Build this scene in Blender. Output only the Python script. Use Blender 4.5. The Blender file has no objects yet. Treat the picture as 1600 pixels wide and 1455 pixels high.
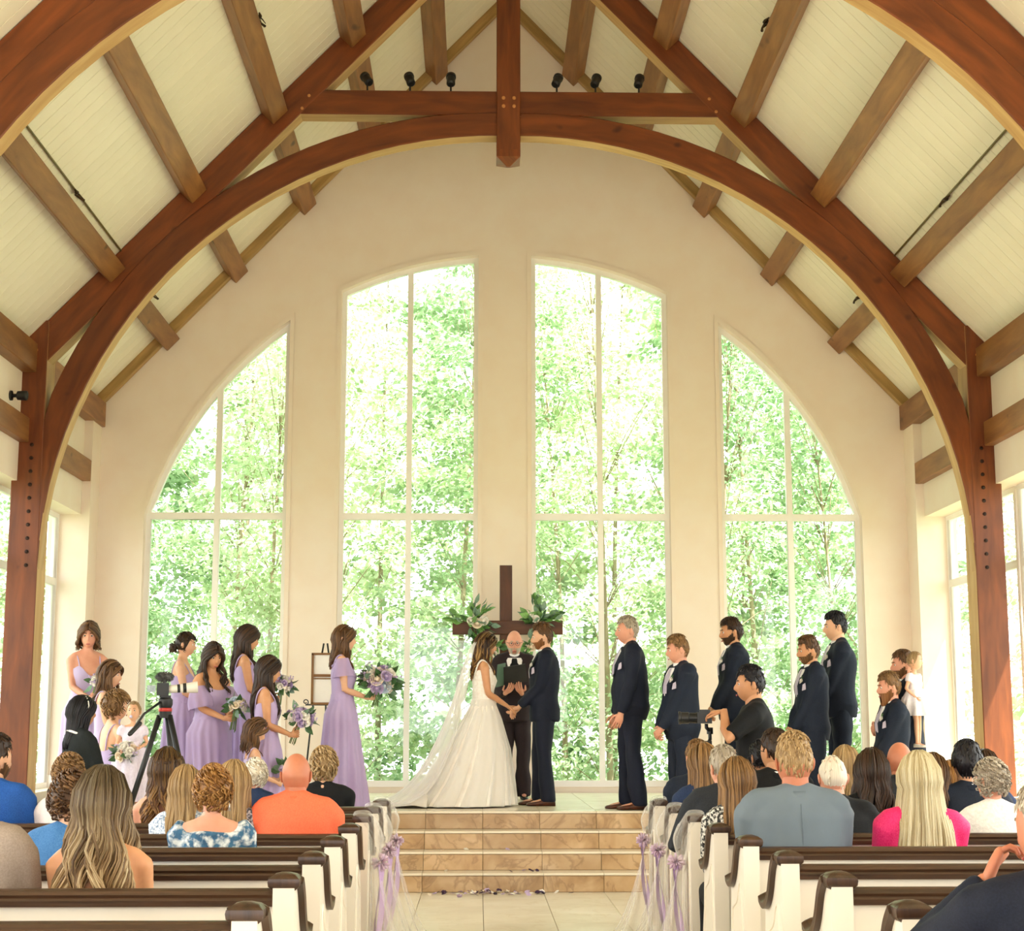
import bpy, bmesh, math, random
import numpy as np
from mathutils import Vector, Matrix, Euler

random.seed(7)
RNG = np.random.default_rng(7)
SC = bpy.context.scene
COL = SC.collection
PI = math.pi

# ------------------------------------------------------------------ camera
CAM_H, TILT, YAW, FPX = 1.416, 0.1587, 0.0213, 2460.0
cd = bpy.data.cameras.new('camera')
cd.sensor_fit = 'HORIZONTAL'
cd.sensor_width = 36.0
cd.lens = FPX / 1600 * 36.0
cd.shift_y = 11.5 / 1600
cd.clip_start, cd.clip_end = 0.05, 300
cam = bpy.data.objects.new('camera', cd)
COL.objects.link(cam)
cam.location = (0, 0, CAM_H)
cam.rotation_euler = (PI / 2 + TILT, 0, -YAW)
SC.camera = cam

# ------------------------------------------------------------------ sky, sun, fill lamps
SC.view_settings.view_transform = 'Standard'
SC.view_settings.look = 'None'
SC.view_settings.gamma = 1.0
SC.view_settings.use_curve_mapping = False
SC.view_settings.exposure = -0.36
SC.cycles.max_bounces = 10
SC.cycles.diffuse_bounces = 5
SC.cycles.transparent_max_bounces = 24
SC.cycles.sample_clamp_indirect = 8.0
SC.cycles.caustics_reflective = False
SC.cycles.caustics_refractive = False

world = bpy.data.worlds.new('sky')
SC.world = world
world.use_nodes = True
wn = world.node_tree.nodes
wn['Background'].inputs[0].default_value = (0.97, 0.98, 1.0, 1)
wn['Background'].inputs[1].default_value = 6.6

def add_light(name, kind, energy, color, loc, direction, size=None, size_y=None, angle=None):
    ld = bpy.data.lights.new(name, kind)
    ld.energy = energy
    ld.color = color
    if size:
        ld.shape = 'RECTANGLE'
        ld.size, ld.size_y = size, size_y or size
    if angle:
        ld.angle = angle
    o = bpy.data.objects.new(name, ld)
    COL.objects.link(o)
    o.location = loc
    o.rotation_euler = Vector(direction).to_track_quat('-Z', 'Y').to_euler()
    return o

add_light('sun', 'SUN', 32.0, (1.0, 0.96, 0.90), (12, -10, 20), (-1.0, 0.75, -2.3), angle=0.012)
CX = 0.31                     # centre line of the nave
# area lamps added at the window planes and rear opening to brighten the nave
for sgn in (-1, 1):
    for k, yy in enumerate((9.0, 4.4)):
        add_light('fill_lamp', 'AREA', 125.0, (1.0, 0.92, 0.81), (CX + sgn * 5.12, yy, 2.1), (-sgn, 0.1, 0.12), 3.2, 3.4)
add_light('fill_lamp', 'AREA', 75.0, (1.0, 0.90, 0.77), (CX, -2.75, 2.9), (0, 1, -0.05), 6.5, 4.6)

_c, _s = math.cos(TILT), math.sin(TILT); _cy, _sy = math.cos(YAW), math.sin(YAW)
_FW, _RT, _UP = (_sy*_c, _cy*_c, _s), (_cy, -_sy, 0), (-_sy*_s, -_cy*_s, _c)
def at(px, py, Y):
    """the world point at depth Y that a measured pixel of the photograph sees"""
    a, b = (px-800)/FPX, -(py-739)/FPX
    d = [_FW[i] + a*_RT[i] + b*_UP[i] for i in range(3)]
    k = Y/d[1]
    return Vector((d[0]*k, Y, CAM_H + d[2]*k))

# ------------------------------------------------------------------ mesh helpers
def link(o, parent=None):
    COL.objects.link(o)
    if parent is not None:
        o.parent = parent
    return o

def tag(o, label=None, cat=None, group=None, kind=None):
    if label: o['label'] = label
    if cat: o['category'] = cat
    if group: o['group'] = group
    if kind: o['kind'] = kind
    return o

def empty(name, loc=(0, 0, 0), rz=0.0, label=None, cat=None, group=None, kind=None, parent=None):
    o = bpy.data.objects.new(name, None)
    o.empty_display_size = 0.1
    link(o, parent)
    o.location = loc
    o.rotation_euler = (0, 0, rz)
    return tag(o, label, cat, group, kind)

def sm(x):
    x = min(1.0, max(0.0, x))
    return x * x * (3 - 2 * x)

class MB:
    """collects faces of one mesh, with uv (metres; u along the grain)"""
    def __init__(self):
        self.v, self.f, self.uv, self.m = [], [], [], []
    def quad(self, ids, uvs=None, m=0):
        self.f.append(tuple(ids)); self.uv.append(uvs); self.m.append(m)
    def box(self, lo, hi, m=0, M=None):
        x0, y0, z0 = lo; x1, y1, z1 = hi
        b = len(self.v)
        P = [(x0,y0,z0),(x1,y0,z0),(x1,y1,z0),(x0,y1,z0),(x0,y0,z1),(x1,y0,z1),(x1,y1,z1),(x0,y1,z1)]
        if M is not None: P = [tuple(M @ Vector(p)) for p in P]
        self.v += P
        dims = (x1-x0, y1-y0, z1-z0)
        L = max(range(3), key=lambda i: dims[i])
        raw = [(x0,y0,z0),(x1,y0,z0),(x1,y1,z0),(x0,y1,z0),(x0,y0,z1),(x1,y0,z1),(x1,y1,z1),(x0,y1,z1)]
        for q in ((0,3,2,1),(4,5,6,7),(0,1,5,4),(2,3,7,6),(1,2,6,5),(3,0,4,7)):
            uv = []
            for i in q:
                p = raw[i]; o = [p[j] for j in range(3) if j != L]
                uv.append((p[L], o[0] + o[1]))
            self.quad([b + i for i in q], uv, m)
        return self
    def loft(self, rings, closed=True, cap=True, m=0, us=None, vscale=1.0):
        """rings: list of lists of points (same count)"""
        n = len(rings[0]); b = len(self.v)
        for r in rings: self.v += [tuple(p) for p in r]
        k = n if closed else n - 1
        if us is None:
            us = [0.0]
            for i in range(1, len(rings)):
                us.append(us[-1] + (Vector(rings[i][0]) - Vector(rings[i-1][0])).length)
        for i in range(len(rings) - 1):
            for j in range(k):
                j2 = (j + 1) % n
                self.quad((b+i*n+j, b+i*n+j2, b+(i+1)*n+j2, b+(i+1)*n+j),
                          ((us[i], j/n*vscale), (us[i], (j+1)/n*vscale), (us[i+1], (j+1)/n*vscale), (us[i+1], j/n*vscale)), m)
        if cap and closed:
            self.quad([b + j for j in range(n)][::-1], [(0, j/n*vscale) for j in range(n)], m)
            e = b + (len(rings)-1)*n
            self.quad([e + j for j in range(n)], [(us[-1], j/n*vscale) for j in range(n)], m)
        return self
    def tube(self, pts, radii, n=8, m=0, cap=True, flat=1.0, side=None, round_end=False):
        """tube along pts; radii scalar or list; flat scales the second axis"""
        pts = [Vector(p) for p in pts]
        if not isinstance(radii, (list, tuple)): radii = [radii]*len(pts)
        radii = list(radii)
        if round_end:
            d0 = (pts[0]-pts[1]).normalized(); d1 = (pts[-1]-pts[-2]).normalized()
            r0, r1 = radii[0], radii[-1]
            p0, p1 = pts[0], pts[-1]
            pts = [p0 + d0*r0*0.95, p0 + d0*r0*0.7] + pts + [p1 + d1*r1*0.7, p1 + d1*r1*0.95]
            radii = [r0*0.3, r0*0.72] + radii + [r1*0.72, r1*0.3]
        rings, prev = [], None
        for i, p in enumerate(pts):
            t = (pts[min(i+1, len(pts)-1)] - pts[max(i-1, 0)])
            t = t.normalized() if t.length > 1e-9 else Vector((0, 0, 1))
            if prev is None:
                a = Vector(side) if side is not None else (Vector((0,0,1)) if abs(t.z) < 0.9 else Vector((1,0,0)))
                a = (a - t*a.dot(t)).normalized()
            else:
                a = prev - t*prev.dot(t)
                a = a.normalized() if a.length > 1e-6 else prev
            prev = a
            bt = t.cross(a)
            r = radii[i]
            rings.append([p + a*(math.cos(2*PI*j/n)*r) + bt*(math.sin(2*PI*j/n)*r*flat) for j in range(n)])
        return self.loft(rings, True, cap, m, vscale=max(radii)*6)
    def ball(self, c, r, nu=12, nv=8, m=0, M=None):
        c = Vector(c)
        if not isinstance(r, (tuple, list)): r = (r, r, r)
        rings = []
        for i in range(nv + 1):
            ph = -PI/2 + PI*i/nv
            ph = max(-PI/2*0.98, min(PI/2*0.98, ph))
            ring = []
            for j in range(nu):
                th = 2*PI*j/nu
                d = Vector((math.cos(th)*math.cos(ph)*r[0], math.sin(th)*math.cos(ph)*r[1], math.sin(ph)*r[2]))
                if M is not None: d = M @ d
                ring.append(c + d)
            rings.append(ring)
        return self.loft(rings, True, True, m)
    def lathe(self, prof, c=(0,0,0), n=16, m=0):
        """prof: (r, z) list about Z through c"""
        rings = [[(c[0]+r*math.cos(2*PI*j/n), c[1]+r*math.sin(2*PI*j/n), c[2]+z) for j in range(n)] for r, z in prof]
        return self.loft(rings, True, True, m)
    def prism(self, outline, axis, a, b, m=0):
        """extrude a 2D outline; axis 'x': outline is (y,z); 'y': (x,z); 'z': (x,y)"""
        def P(p, t):
            return {'x': (t, p[0], p[1]), 'y': (p[0], t, p[1]), 'z': (p[0], p[1], t)}[axis]
        return self.loft([[P(p, a) for p in outline], [P(p, b) for p in outline]], True, True, m, us=[0, abs(b-a)], vscale=1.0)
    def mesh(self, name='mesh', smooth=None, mats=()):
        me = bpy.data.meshes.new(name)
        me.from_pydata([tuple(p) for p in self.v], [], self.f)
        if any(u is not None for u in self.uv):
            ul = me.uv_layers.new(name='UVMap')
            flat = []
            for f, u in zip(self.f, self.uv):
                flat += list(u) if u is not None else [(0, 0)]*len(f)
            ul.data.foreach_set('uv', np.array(flat, dtype=np.float32).ravel())
        if any(self.m):
            me.polygons.foreach_set('material_index', np.array(self.m, dtype=np.int32))
        for mt in mats: me.materials.append(mt)
        if smooth is not None:
            me.polygons.foreach_set('use_smooth', np.ones(len(self.f), dtype=bool))
            if smooth < 3: me.set_sharp_from_angle(angle=smooth)
        me.update()
        return me
    def build(self, name, mat, parent=None, smooth=None, fix=False):
        mats = mat if isinstance(mat, (list, tuple)) else (mat,)
        me = self.mesh(name, None, mats)
        if fix or smooth is not None:
            bm = bmesh.new(); bm.from_mesh(me)
            bmesh.ops.recalc_face_normals(bm, faces=bm.faces)
            bm.to_mesh(me); bm.free()
        if smooth is not None:
            me.polygons.foreach_set('use_smooth', np.ones(len(me.polygons), dtype=bool))
            if smooth < 3: me.set_sharp_from_angle(angle=smooth)
        return link(bpy.data.objects.new(name, me), parent)

def inst(me, name, parent=None, loc=(0,0,0), rot=(0,0,0), scale=None, mat=None):
    o = bpy.data.objects.new(name, me)
    link(o, parent)
    o.location = loc
    o.rotation_euler = rot
    if scale is not None: o.scale = scale if isinstance(scale, (tuple, list)) else (scale,)*3
    if mat is not None:
        o.material_slots[0].link = 'OBJECT'
        o.material_slots[0].material = mat
    return o

def outline_mesh(outers, depth, axis_map, name):
    """filled 2D outlines with holes, extruded; axis_map maps (a, b, t) to a point, t in [0, depth]"""
    cu = bpy.data.curves.new(name, 'CURVE')
    cu.dimensions = '2D'; cu.fill_mode = 'BOTH'; cu.extrude = depth/2
    for pts in outers:
        sp = cu.splines.new('POLY'); sp.points.add(len(pts)-1)
        for q, p in zip(sp.points, pts): q.co = (p[0], p[1], 0, 1)
        sp.use_cyclic_u = True
    o = bpy.data.objects.new(name, cu); COL.objects.link(o)
    dg = bpy.context.evaluated_depsgraph_get()
    me = bpy.data.meshes.new_from_object(o.evaluated_get(dg), depsgraph=dg)
    bpy.data.objects.remove(o); bpy.data.curves.remove(cu)
    for v in me.vertices:
        v.co = axis_map(v.co.x, v.co.y, v.co.z + depth/2)
    bm = bmesh.new(); bm.from_mesh(me)
    bmesh.ops.remove_doubles(bm, verts=bm.verts, dist=1e-5)
    bmesh.ops.recalc_face_normals(bm, faces=bm.faces)
    bm.to_mesh(me); bm.free()
    return me

def timber_mesh(name, length, w, d, ch=0.008):
    """chamfered beam along +X from 0 to length, w in Y, d in Z (centred)"""
    a, b = w/2, d/2
    pr = [(-a+ch,-b),(a-ch,-b),(a,-b+ch),(a,b-ch),(a-ch,b),(-a+ch,b),(-a,b-ch),(-a,-b+ch)]
    mb = MB(); o = random.random()*7
    n = max(2, int(length/0.8))
    rings = [[(length*i/n, y, z) for y, z in pr] for i in range(n+1)]
    mb.loft(rings, True, True, 0, us=[o + length*i/n for i in range(n+1)], vscale=2*(w+d))
    return mb

def timber(name, p0, p1, w, d, mat, parent=None, up=(0,0,1)):
    """beam from p0 to p1; d along the 'up' direction, w across"""
    p0, p1 = Vector(p0), Vector(p1)
    x = (p1-p0).normalized(); u = Vector(up); z = (u - x*u.dot(x)).normalized(); y = z.cross(x)
    o = timber_mesh(name, (p1-p0).length, w, d).build(name, mat, parent)
    M = Matrix((x, y, z)).transposed().to_4x4(); M.translation = p0
    o.matrix_local = M
    return o

# ------------------------------------------------------------------ materials
def lin(c):
    if isinstance(c, str):
        c = c.lstrip('#'); c = [int(c[i:i+2], 16)/255 for i in (0, 2, 4)]
    return tuple((x/12.92 if x <= 0.04045 else ((x+0.055)/1.055)**2.4) for x in c)

class NT:
    def __init__(self, name):
        self.mat = bpy.data.materials.new(name); self.mat.use_nodes = True
        self.t = self.mat.node_tree; self.n = self.t.nodes; self.l = self.t.links
        self.p = self.n['Principled BSDF']
    def node(self, typ, **kw):
        x = self.n.new(typ)
        for k, v in kw.items():
            if k.startswith('i_'): x.inputs[k[2:].replace('_', ' ')].default_value = v
            else: setattr(x, k, v)
        return x
    def link(self, a, b): self.l.new(a, b)
    def ramp(self, src, stops):
        r = self.node('ShaderNodeValToRGB'); e = r.color_ramp.elements
        while len(e) < len(stops): e.new(0.5)
        for q, (p, c) in zip(e, stops):
            q.position = p; q.color = (*c, 1)
        self.link(src, r.inputs[0]); return r.outputs[0]

_M = {}
def pmat(name, c1, c2=None, scale=8.0, rough=0.6, bump=0.0, bscale=None, coord='Object', stretch=(1,1,1), spec=0.5, detail=4.0, rnd=0.0, metal=0.0, sheen=0.0, sss=0.0, pos=(0.35, 0.65), blotch=None):
    """principled with a two-colour noise, optional bump and per-object value change"""
    if name in _M: return _M[name]
    g = NT(name); P = g.p
    P.inputs['Roughness'].default_value = rough
    P.inputs['Metallic'].default_value = metal
    P.inputs['Specular IOR Level'].default_value = spec
    if sheen:
        P.inputs['Sheen Weight'].default_value = sheen
    if sss:
        P.inputs['Subsurface Weight'].default_value = sss
        P.inputs['Subsurface Radius'].default_value = (1.0, 0.35, 0.18)
        P.inputs['Subsurface Scale'].default_value = 0.006
    c1 = lin(c1); c2 = lin(c2) if c2 else c1
    tc = g.node('ShaderNodeTexCoord'); mp = g.node('ShaderNodeMapping')
    mp.inputs['Scale'].default_value = stretch
    g.link(tc.outputs[coord], mp.inputs[0])
    nz = g.node('ShaderNodeTexNoise'); nz.inputs['Scale'].default_value = scale; nz.inputs['Detail'].default_value = detail
    g.link(mp.outputs[0], nz.inputs['Vector'])
    col = g.ramp(nz.outputs['Fac'], [(pos[0], c1), (pos[1], c2)])
    if blotch:
        n2 = g.node('ShaderNodeTexNoise'); n2.inputs['Scale'].default_value = blotch[1]; n2.inputs['Detail'].default_value = 3
        g.link(tc.outputs[coord], n2.inputs['Vector'])
        f = g.ramp(n2.outputs['Fac'], [(0.45, (0, 0, 0)), (0.62, (1, 1, 1))])
        mx = g.node('ShaderNodeMix', data_type='RGBA'); g.link(f, mx.inputs[0]); g.link(col, mx.inputs[6])
        mx.inputs[7].default_value = (*lin(blotch[0]), 1); col = mx.outputs[2]
    if rnd:
        oi = g.node('ShaderNodeObjectInfo'); mr = g.node('ShaderNodeMapRange')
        mr.inputs['To Min'].default_value = 1 - rnd; mr.inputs['To Max'].default_value = 1 + rnd
        g.link(oi.outputs['Random'], mr.inputs['Value'])
        mx = g.node('ShaderNodeMix', data_type='RGBA', blend_type='MULTIPLY'); mx.inputs[0].default_value = 1
        g.link(col, mx.inputs[6]); g.link(mr.outputs[0], mx.inputs[7]); col = mx.outputs[2]
    g.link(col, P.inputs['Base Color'])
    if bump:
        b = g.node('ShaderNodeBump'); b.inputs['Strength'].default_value = bump; b.inputs['Distance'].default_value = 0.01
        src = nz
        if bscale:
            src = g.node('ShaderNodeTexNoise'); src.inputs['Scale'].default_value = bscale; src.inputs['Detail'].default_value = 3
            g.link(mp.outputs[0], src.inputs['Vector'])
        g.link(src.outputs['Fac'], b.inputs['Height']); g.link(b.outputs[0], P.inputs['Normal'])
    _M[name] = g.mat
    return g.mat

def wood(name, dark, light, rough=0.4, spec=0.5, rnd=0.12, knots=True):
    if name in _M: return _M[name]
    g = NT(name); P = g.p
    P.inputs['Roughness'].default_value = rough; P.inputs['Specular IOR Level'].default_value = spec
    tc = g.node('ShaderNodeTexCoord'); mp = g.node('ShaderNodeMapping'); mp.inputs['Scale'].default_value = (0.55, 7, 1)
    g.link(tc.outputs['UV'], mp.inputs[0])
    oi = g.node('ShaderNodeObjectInfo')
    n1 = g.node('ShaderNodeTexNoise', noise_dimensions='4D'); n1.inputs['Scale'].default_value = 3.0; n1.inputs['Detail'].default_value = 6; n1.inputs['Distortion'].default_value = 0.6
    g.link(mp.outputs[0], n1.inputs['Vector'])
    ml = g.node('ShaderNodeMath', operation='MULTIPLY'); ml.inputs[1].default_value = 40; g.link(oi.outputs['Random'], ml.inputs[0]); g.link(ml.outputs[0], n1.inputs['W'])
    d, l = lin(dark), lin(light)
    mid = tuple((a+b)/2 for a, b in zip(d, l))
    col = g.ramp(n1.outputs['Fac'], [(0.3, d), (0.5, mid), (0.68, l)])
    if knots:
        mp2 = g.node('ShaderNodeMapping'); mp2.inputs['Scale'].default_value = (1.6, 4.5, 1); g.link(tc.outputs['UV'], mp2.inputs[0])
        vo = g.node('ShaderNodeTexNoise', noise_dimensions='4D'); vo.inputs['Scale'].default_value = 2.2; vo.inputs['Detail'].default_value = 1
        g.link(mp2.outputs[0], vo.inputs['Vector']); g.link(ml.outputs[0], vo.inputs['W'])
        f = g.ramp(vo.outputs['Fac'], [(0.70, (0, 0, 0)), (0.78, (1, 1, 1))])
        mx = g.node('ShaderNodeMix', data_type='RGBA'); g.link(f, mx.inputs[0]); g.link(col, mx.inputs[6]); mx.inputs[7].default_value = (*[x*0.35 for x in d], 1); col = mx.outputs[2]
    mr = g.node('ShaderNodeMapRange'); mr.inputs['To Min'].default_value = 1-rnd; mr.inputs['To Max'].default_value = 1+rnd
    g.link(oi.outputs['Random'], mr.inputs['Value'])
    mx = g.node('ShaderNodeMix', data_type='RGBA', blend_type='MULTIPLY'); mx.inputs[0].default_value = 1
    g.link(col, mx.inputs[6]); g.link(mr.outputs[0], mx.inputs[7]); col = mx.outputs[2]
    g.link(col, P.inputs['Base Color'])
    b = g.node('ShaderNodeBump'); b.inputs['Strength'].default_value = 0.25; b.inputs['Distance'].default_value = 0.006
    g.link(n1.outputs['Fac'], b.inputs['Height']); g.link(b.outputs[0], P.inputs['Normal'])
    _M[name] = g.mat
    return g.mat

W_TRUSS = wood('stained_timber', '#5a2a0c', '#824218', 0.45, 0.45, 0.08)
W_PALE = wood('pale_timber', '#b58a52', '#cfa870', 0.5, 0.4, 0.05, knots=False)
W_PURLIN = wood('purlin_timber', '#744622', '#9c6a39', 0.45, 0.6, 0.12)
W_TRIM = wood('gable_trim_timber', '#8f7040', '#b8935a', 0.5, 0.4, 0.05, knots=False)
W_DARK = wood('pew_dark_wood', '#2c1a0f', '#4a3120', 0.32, 0.5, 0.08, knots=False)
W_CROSS = wood('cross_wood', '#331809', '#683a1c', 0.45, 0.4, 0.05)
PAINT = pmat('wall_paint', '#eeddca', '#f0e2d1', 3, 0.7, 0.02, 60)
CEIL = pmat('ceiling_paint', '#f0e6d0', '#f4ecd9', 2, 0.55, 0.0, rnd=0.02)
GROOVE = pmat('groove_paint', '#8f7343', None, 3, 0.8)
WHITE = pmat('white_trim_paint', '#f4f0e8', '#f7f4ee', 3, 0.4)
PEWW = pmat('pew_white_paint', '#e3dbcc', '#e8e0d2', 2.5, 0.4, 0.02, 40, rnd=0.03)

def stone(name, cols, vein, rough=0.3, rnd=0.1, sc=3.0, vs=0.035):
    """cut stone: clouds and thin veins that differ from tile to tile"""
    g = NT(name); P = g.p; P.inputs['Roughness'].default_value = rough
    tc = g.node('ShaderNodeTexCoord'); oi = g.node('ShaderNodeObjectInfo')
    w = g.node('ShaderNodeMath', operation='MULTIPLY'); w.inputs[1].default_value = 90; g.link(oi.outputs['Random'], w.inputs[0])
    n1 = g.node('ShaderNodeTexNoise', noise_dimensions='4D'); n1.inputs['Scale'].default_value = sc; n1.inputs['Detail'].default_value = 7; n1.inputs['Distortion'].default_value = 0.8
    g.link(tc.outputs['Object'], n1.inputs['Vector']); g.link(w.outputs[0], n1.inputs['W'])
    col = g.ramp(n1.outputs['Fac'], [(0.28 + 0.44*i/(len(cols)-1), lin(c)) for i, c in enumerate(cols)])
    n2 = g.node('ShaderNodeTexNoise', noise_dimensions='4D'); n2.inputs['Scale'].default_value = sc*0.9; n2.inputs['Detail'].default_value = 5; n2.inputs['Distortion'].default_value = 1.6
    g.link(tc.outputs['Object'], n2.inputs['Vector']); g.link(w.outputs[0], n2.inputs['W'])
    f = g.ramp(n2.outputs['Fac'], [(0.5-vs, (0, 0, 0)), (0.5, (1, 1, 1)), (0.5+vs, (0, 0, 0))])
    fm = g.node('ShaderNodeMath', operation='MULTIPLY'); fm.inputs[1].default_value = 0.45; g.link(f, fm.inputs[0])
    mx = g.node('ShaderNodeMix', data_type='RGBA'); g.link(fm.outputs[0], mx.inputs[0]); g.link(col, mx.inputs[6]); mx.inputs[7].default_value = (*lin(vein), 1)
    mr = g.node('ShaderNodeMapRange'); mr.inputs['To Min'].default_value = 1-rnd; mr.inputs['To Max'].default_value = 1+rnd; g.link(oi.outputs['Random'], mr.inputs['Value'])
    m2 = g.node('ShaderNodeMix', data_type='RGBA', blend_type='MULTIPLY'); m2.inputs[0].default_value = 1; g.link(mx.outputs[2], m2.inputs[6]); g.link(mr.outputs[0], m2.inputs[7])
    g.link(m2.outputs[2], P.inputs['Base Color'])
    return g.mat
RISER = stone('tan_marble_tile', ['#9a7850', '#b8966c', '#c9aa82', '#d3b792'], '#7d5a36', 0.3, 0.12)
TILE = stone('cream_tile', ['#ddd0b6', '#e8ddc6', '#efe6d4'], '#d3c2a2', 0.33, 0.03, 2.0, 0.02)
NOSE = pmat('nosing_tile', '#e8dcc4', '#efe5d0', 2.0, 0.25, rnd=0.03)
GROUT = pmat('grout', '#8d7a60', None, 3, 0.9)
METAL = pmat('black_metal', '#141414', '#1c1c1d', 5, 0.45)
PEG = pmat('oak_peg', '#b9793f', '#c98a4c', 6, 0.6)

def glass_mat():
    g = NT('window_glass')
    tr = g.node('ShaderNodeBsdfTransparent'); gl = g.node('ShaderNodeBsdfGlossy'); gl.inputs['Roughness'].default_value = 0.02
    tr.inputs[0].default_value = (0.97, 0.99, 0.97, 1)
    lw = g.node('ShaderNodeLayerWeight'); lw.inputs[0].default_value = 0.5
    pw = g.node('ShaderNodeMath', operation='POWER'); pw.inputs[1].default_value = 6.6; g.link(lw.outputs['Facing'], pw.inputs[0])
    fr = g.node('ShaderNodeMath', operation='MULTIPLY_ADD'); fr.inputs[1].default_value = 0.6; fr.inputs[2].default_value = 0.03; g.link(pw.outputs[0], fr.inputs[0])
    mx = g.node('ShaderNodeMixShader'); g.link(fr.outputs[0], mx.inputs[0]); g.link(tr.outputs[0], mx.inputs[1]); g.link(gl.outputs[0], mx.inputs[2])
    g.link(mx.outputs[0], g.n['Material Output'].inputs[0])
    return g.mat
GLASS = glass_mat()
# ================================================================== the building
WY = 18.65                    # inner face of the window wall
HP = 0.636                    # platform height
UW, UN = 4.83, 5.21           # side wall face, glass plane of the side windows (from the centre line)
def roof(u): return 10.48 - 1.06*abs(u)

# ---- window wall
ARC_Z, ARC_R = 2.657, 4.456
WIN = [(-4.283, -2.605), (-1.985, -0.322), (0.322, 1.985), (2.605, 4.283)]
ZB, ZT = 0.70, 3.885
def arc_z(u, inset=0.0):
    r = ARC_R - inset
    return ARC_Z + math.sqrt(max(0.0, r*r - u*u))
def win_outline(a, b, z0, inset=0.0, top=None, n=12):
    """rectangle with the big arch cutting its top; inset shrinks towards the inside of the arch"""
    pts = [(a, z0), (b, z0)]
    if top is not None:
        pts += [(b, top), (a, top)]
        return pts
    for i in range(n+1):
        u = b + (a-b)*i/n
        pts.append((u, max(z0+0.02, arc_z(u, inset))))
    return pts
gable = [(-5.3, 0.0), (5.3, 0.0), (5.3, roof(5.3)+0.05), (0, roof(0)+0.05), (-5.3, roof(5.3)+0.05)]
holes = [win_outline(a, b, ZB) for a, b in WIN]
me = outline_mesh([gable] + holes, 0.32, lambda a, b, t: Vector((CX+a, WY+t, b)), 'wall_back')
me.materials.append(PAINT)
tag(link(bpy.data.objects.new('wall_back', me)), kind='structure')

fr = 0.055
for i, (a, b) in enumerate(WIN):
    root = empty('window_%d' % (i+1), (CX, WY, 0), kind='structure')
    mid = (a+b)/2
    cells = []
    for (l, r) in ((a+fr, mid-0.033), (mid+0.033, b-fr)):
        cells.append(win_outline(l, r, ZB+0.07, top=ZT-0.04))
        cells.append(win_outline(l, r, ZT+0.04, inset=fr))
    me = outline_mesh([win_outline(a, b, ZB)] + cells, 0.09, lambda p, q, t: Vector((p, 0.10+t, q)), 'window_frame')
    me.materials.append(WHITE)
    link(bpy.data.objects.new('window_frame', me), root)
    # flat casing around the opening, slightly proud of the wall
    cz = 0.05
    o1 = win_outline(a-cz, b+cz, ZB-0.0, inset=-cz)
    me = outline_mesh([o1, win_outline(a, b, ZB+0.001)], 0.02, lambda p, q, t: Vector((p, -0.014+t, q)), 'casing')
    me.materials.append(PAINT)
    link(bpy.data.objects.new('casing', me), root)
    for c in cells:
        me = outline_mesh([c], 0.008, lambda p, q, t: Vector((p, 0.14+t, q)), 'pane')
        me.materials.append(GLASS)
        link(bpy.data.objects.new('pane', me), root)

# ---- side walls with deep window niches
def side_wall(sgn, name):
    mb = MB()
    def bx(u0, u1, y0, y1, z0, z1):
        x0, x1 = sorted((CX + sgn*u0, CX + sgn*u1))
        mb.box((x0, y0, z0), (x1, y1, z1))
    zt = roof(5.3) + 0.1
    bx(4.93, 5.3, -3, 18.24, 3.83, zt+0.25)               # wall above the windows
    bx(UW, 5.3, 18.24, WY+0.3, 0, zt+0.25)                   # pier by the window wall
    bx(4.93, 5.3, -3, 18.24, 0, HP+0.08)                # low wall under the windows
    bx(UW, 5.3, -3, -1, 0, 3.83)
    for yy in (6.4, 11.05):
        bx(UW, 5.3, yy+0.05, yy+0.45, 0, 3.83)
    return tag(mb.build(name, PAINT), kind='structure')
side_wall(-1, 'wall_left'); side_wall(1, 'wall_right')
n = 5
for sgn in (-1, 1):
    for (y0, y1) in ((11.5, 15.78), (15.84, 18.24), (6.85, 11.1), (-1, 6.45)):
        root = empty('window_%d' % n, (CX + sgn*UN, y0, 0), kind='structure'); n += 1
        L = y1-y0; z0, z1 = HP+0.08, 3.83
        mids = [0.0, L] if L < 3 else [0.0, L/2, L]
        cells = []
        for p, q in zip(mids[:-1], mids[1:]):
            cells += [[(p+0.05, z0+0.06), (q-0.05, z0+0.06), (q-0.05, 3.0), (p+0.05, 3.0)],
                      [(p+0.05, 3.08), (q-0.05, 3.08), (q-0.05, z1-0.05), (p+0.05, z1-0.05)]]
        me = outline_mesh([[(0, z0), (L, z0), (L, z1), (0, z1)]] + cells, 0.07, lambda p, q, t: Vector((sgn*(t-0.035), p, q)), 'window_frame')
        me.materials.append(WHITE); link(bpy.data.objects.new('window_frame', me), root)
        for c in cells:
            me = outline_mesh([c], 0.008, lambda p, q, t: Vector((t, p, q)), 'pane')
            me.materials.append(GLASS); link(bpy.data.objects.new('pane', me), root)

# ---- rear wall behind the camera, with a wide glazed opening
me = outline_mesh([[(-5.3, 0), (5.3, 0), (5.3, roof(5.3)), (0, roof(0)), (-5.3, roof(5.3))], [(-2.4, 0.1), (2.4, 0.1), (2.4, 3.9), (-2.4, 3.9)]], 0.3,
                  lambda a, b, t: Vector((CX+a, -3.0-t, b)), 'wall_rear')
me.materials.append(PAINT); tag(link(bpy.data.objects.new('wall_rear', me)), kind='structure')

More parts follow.
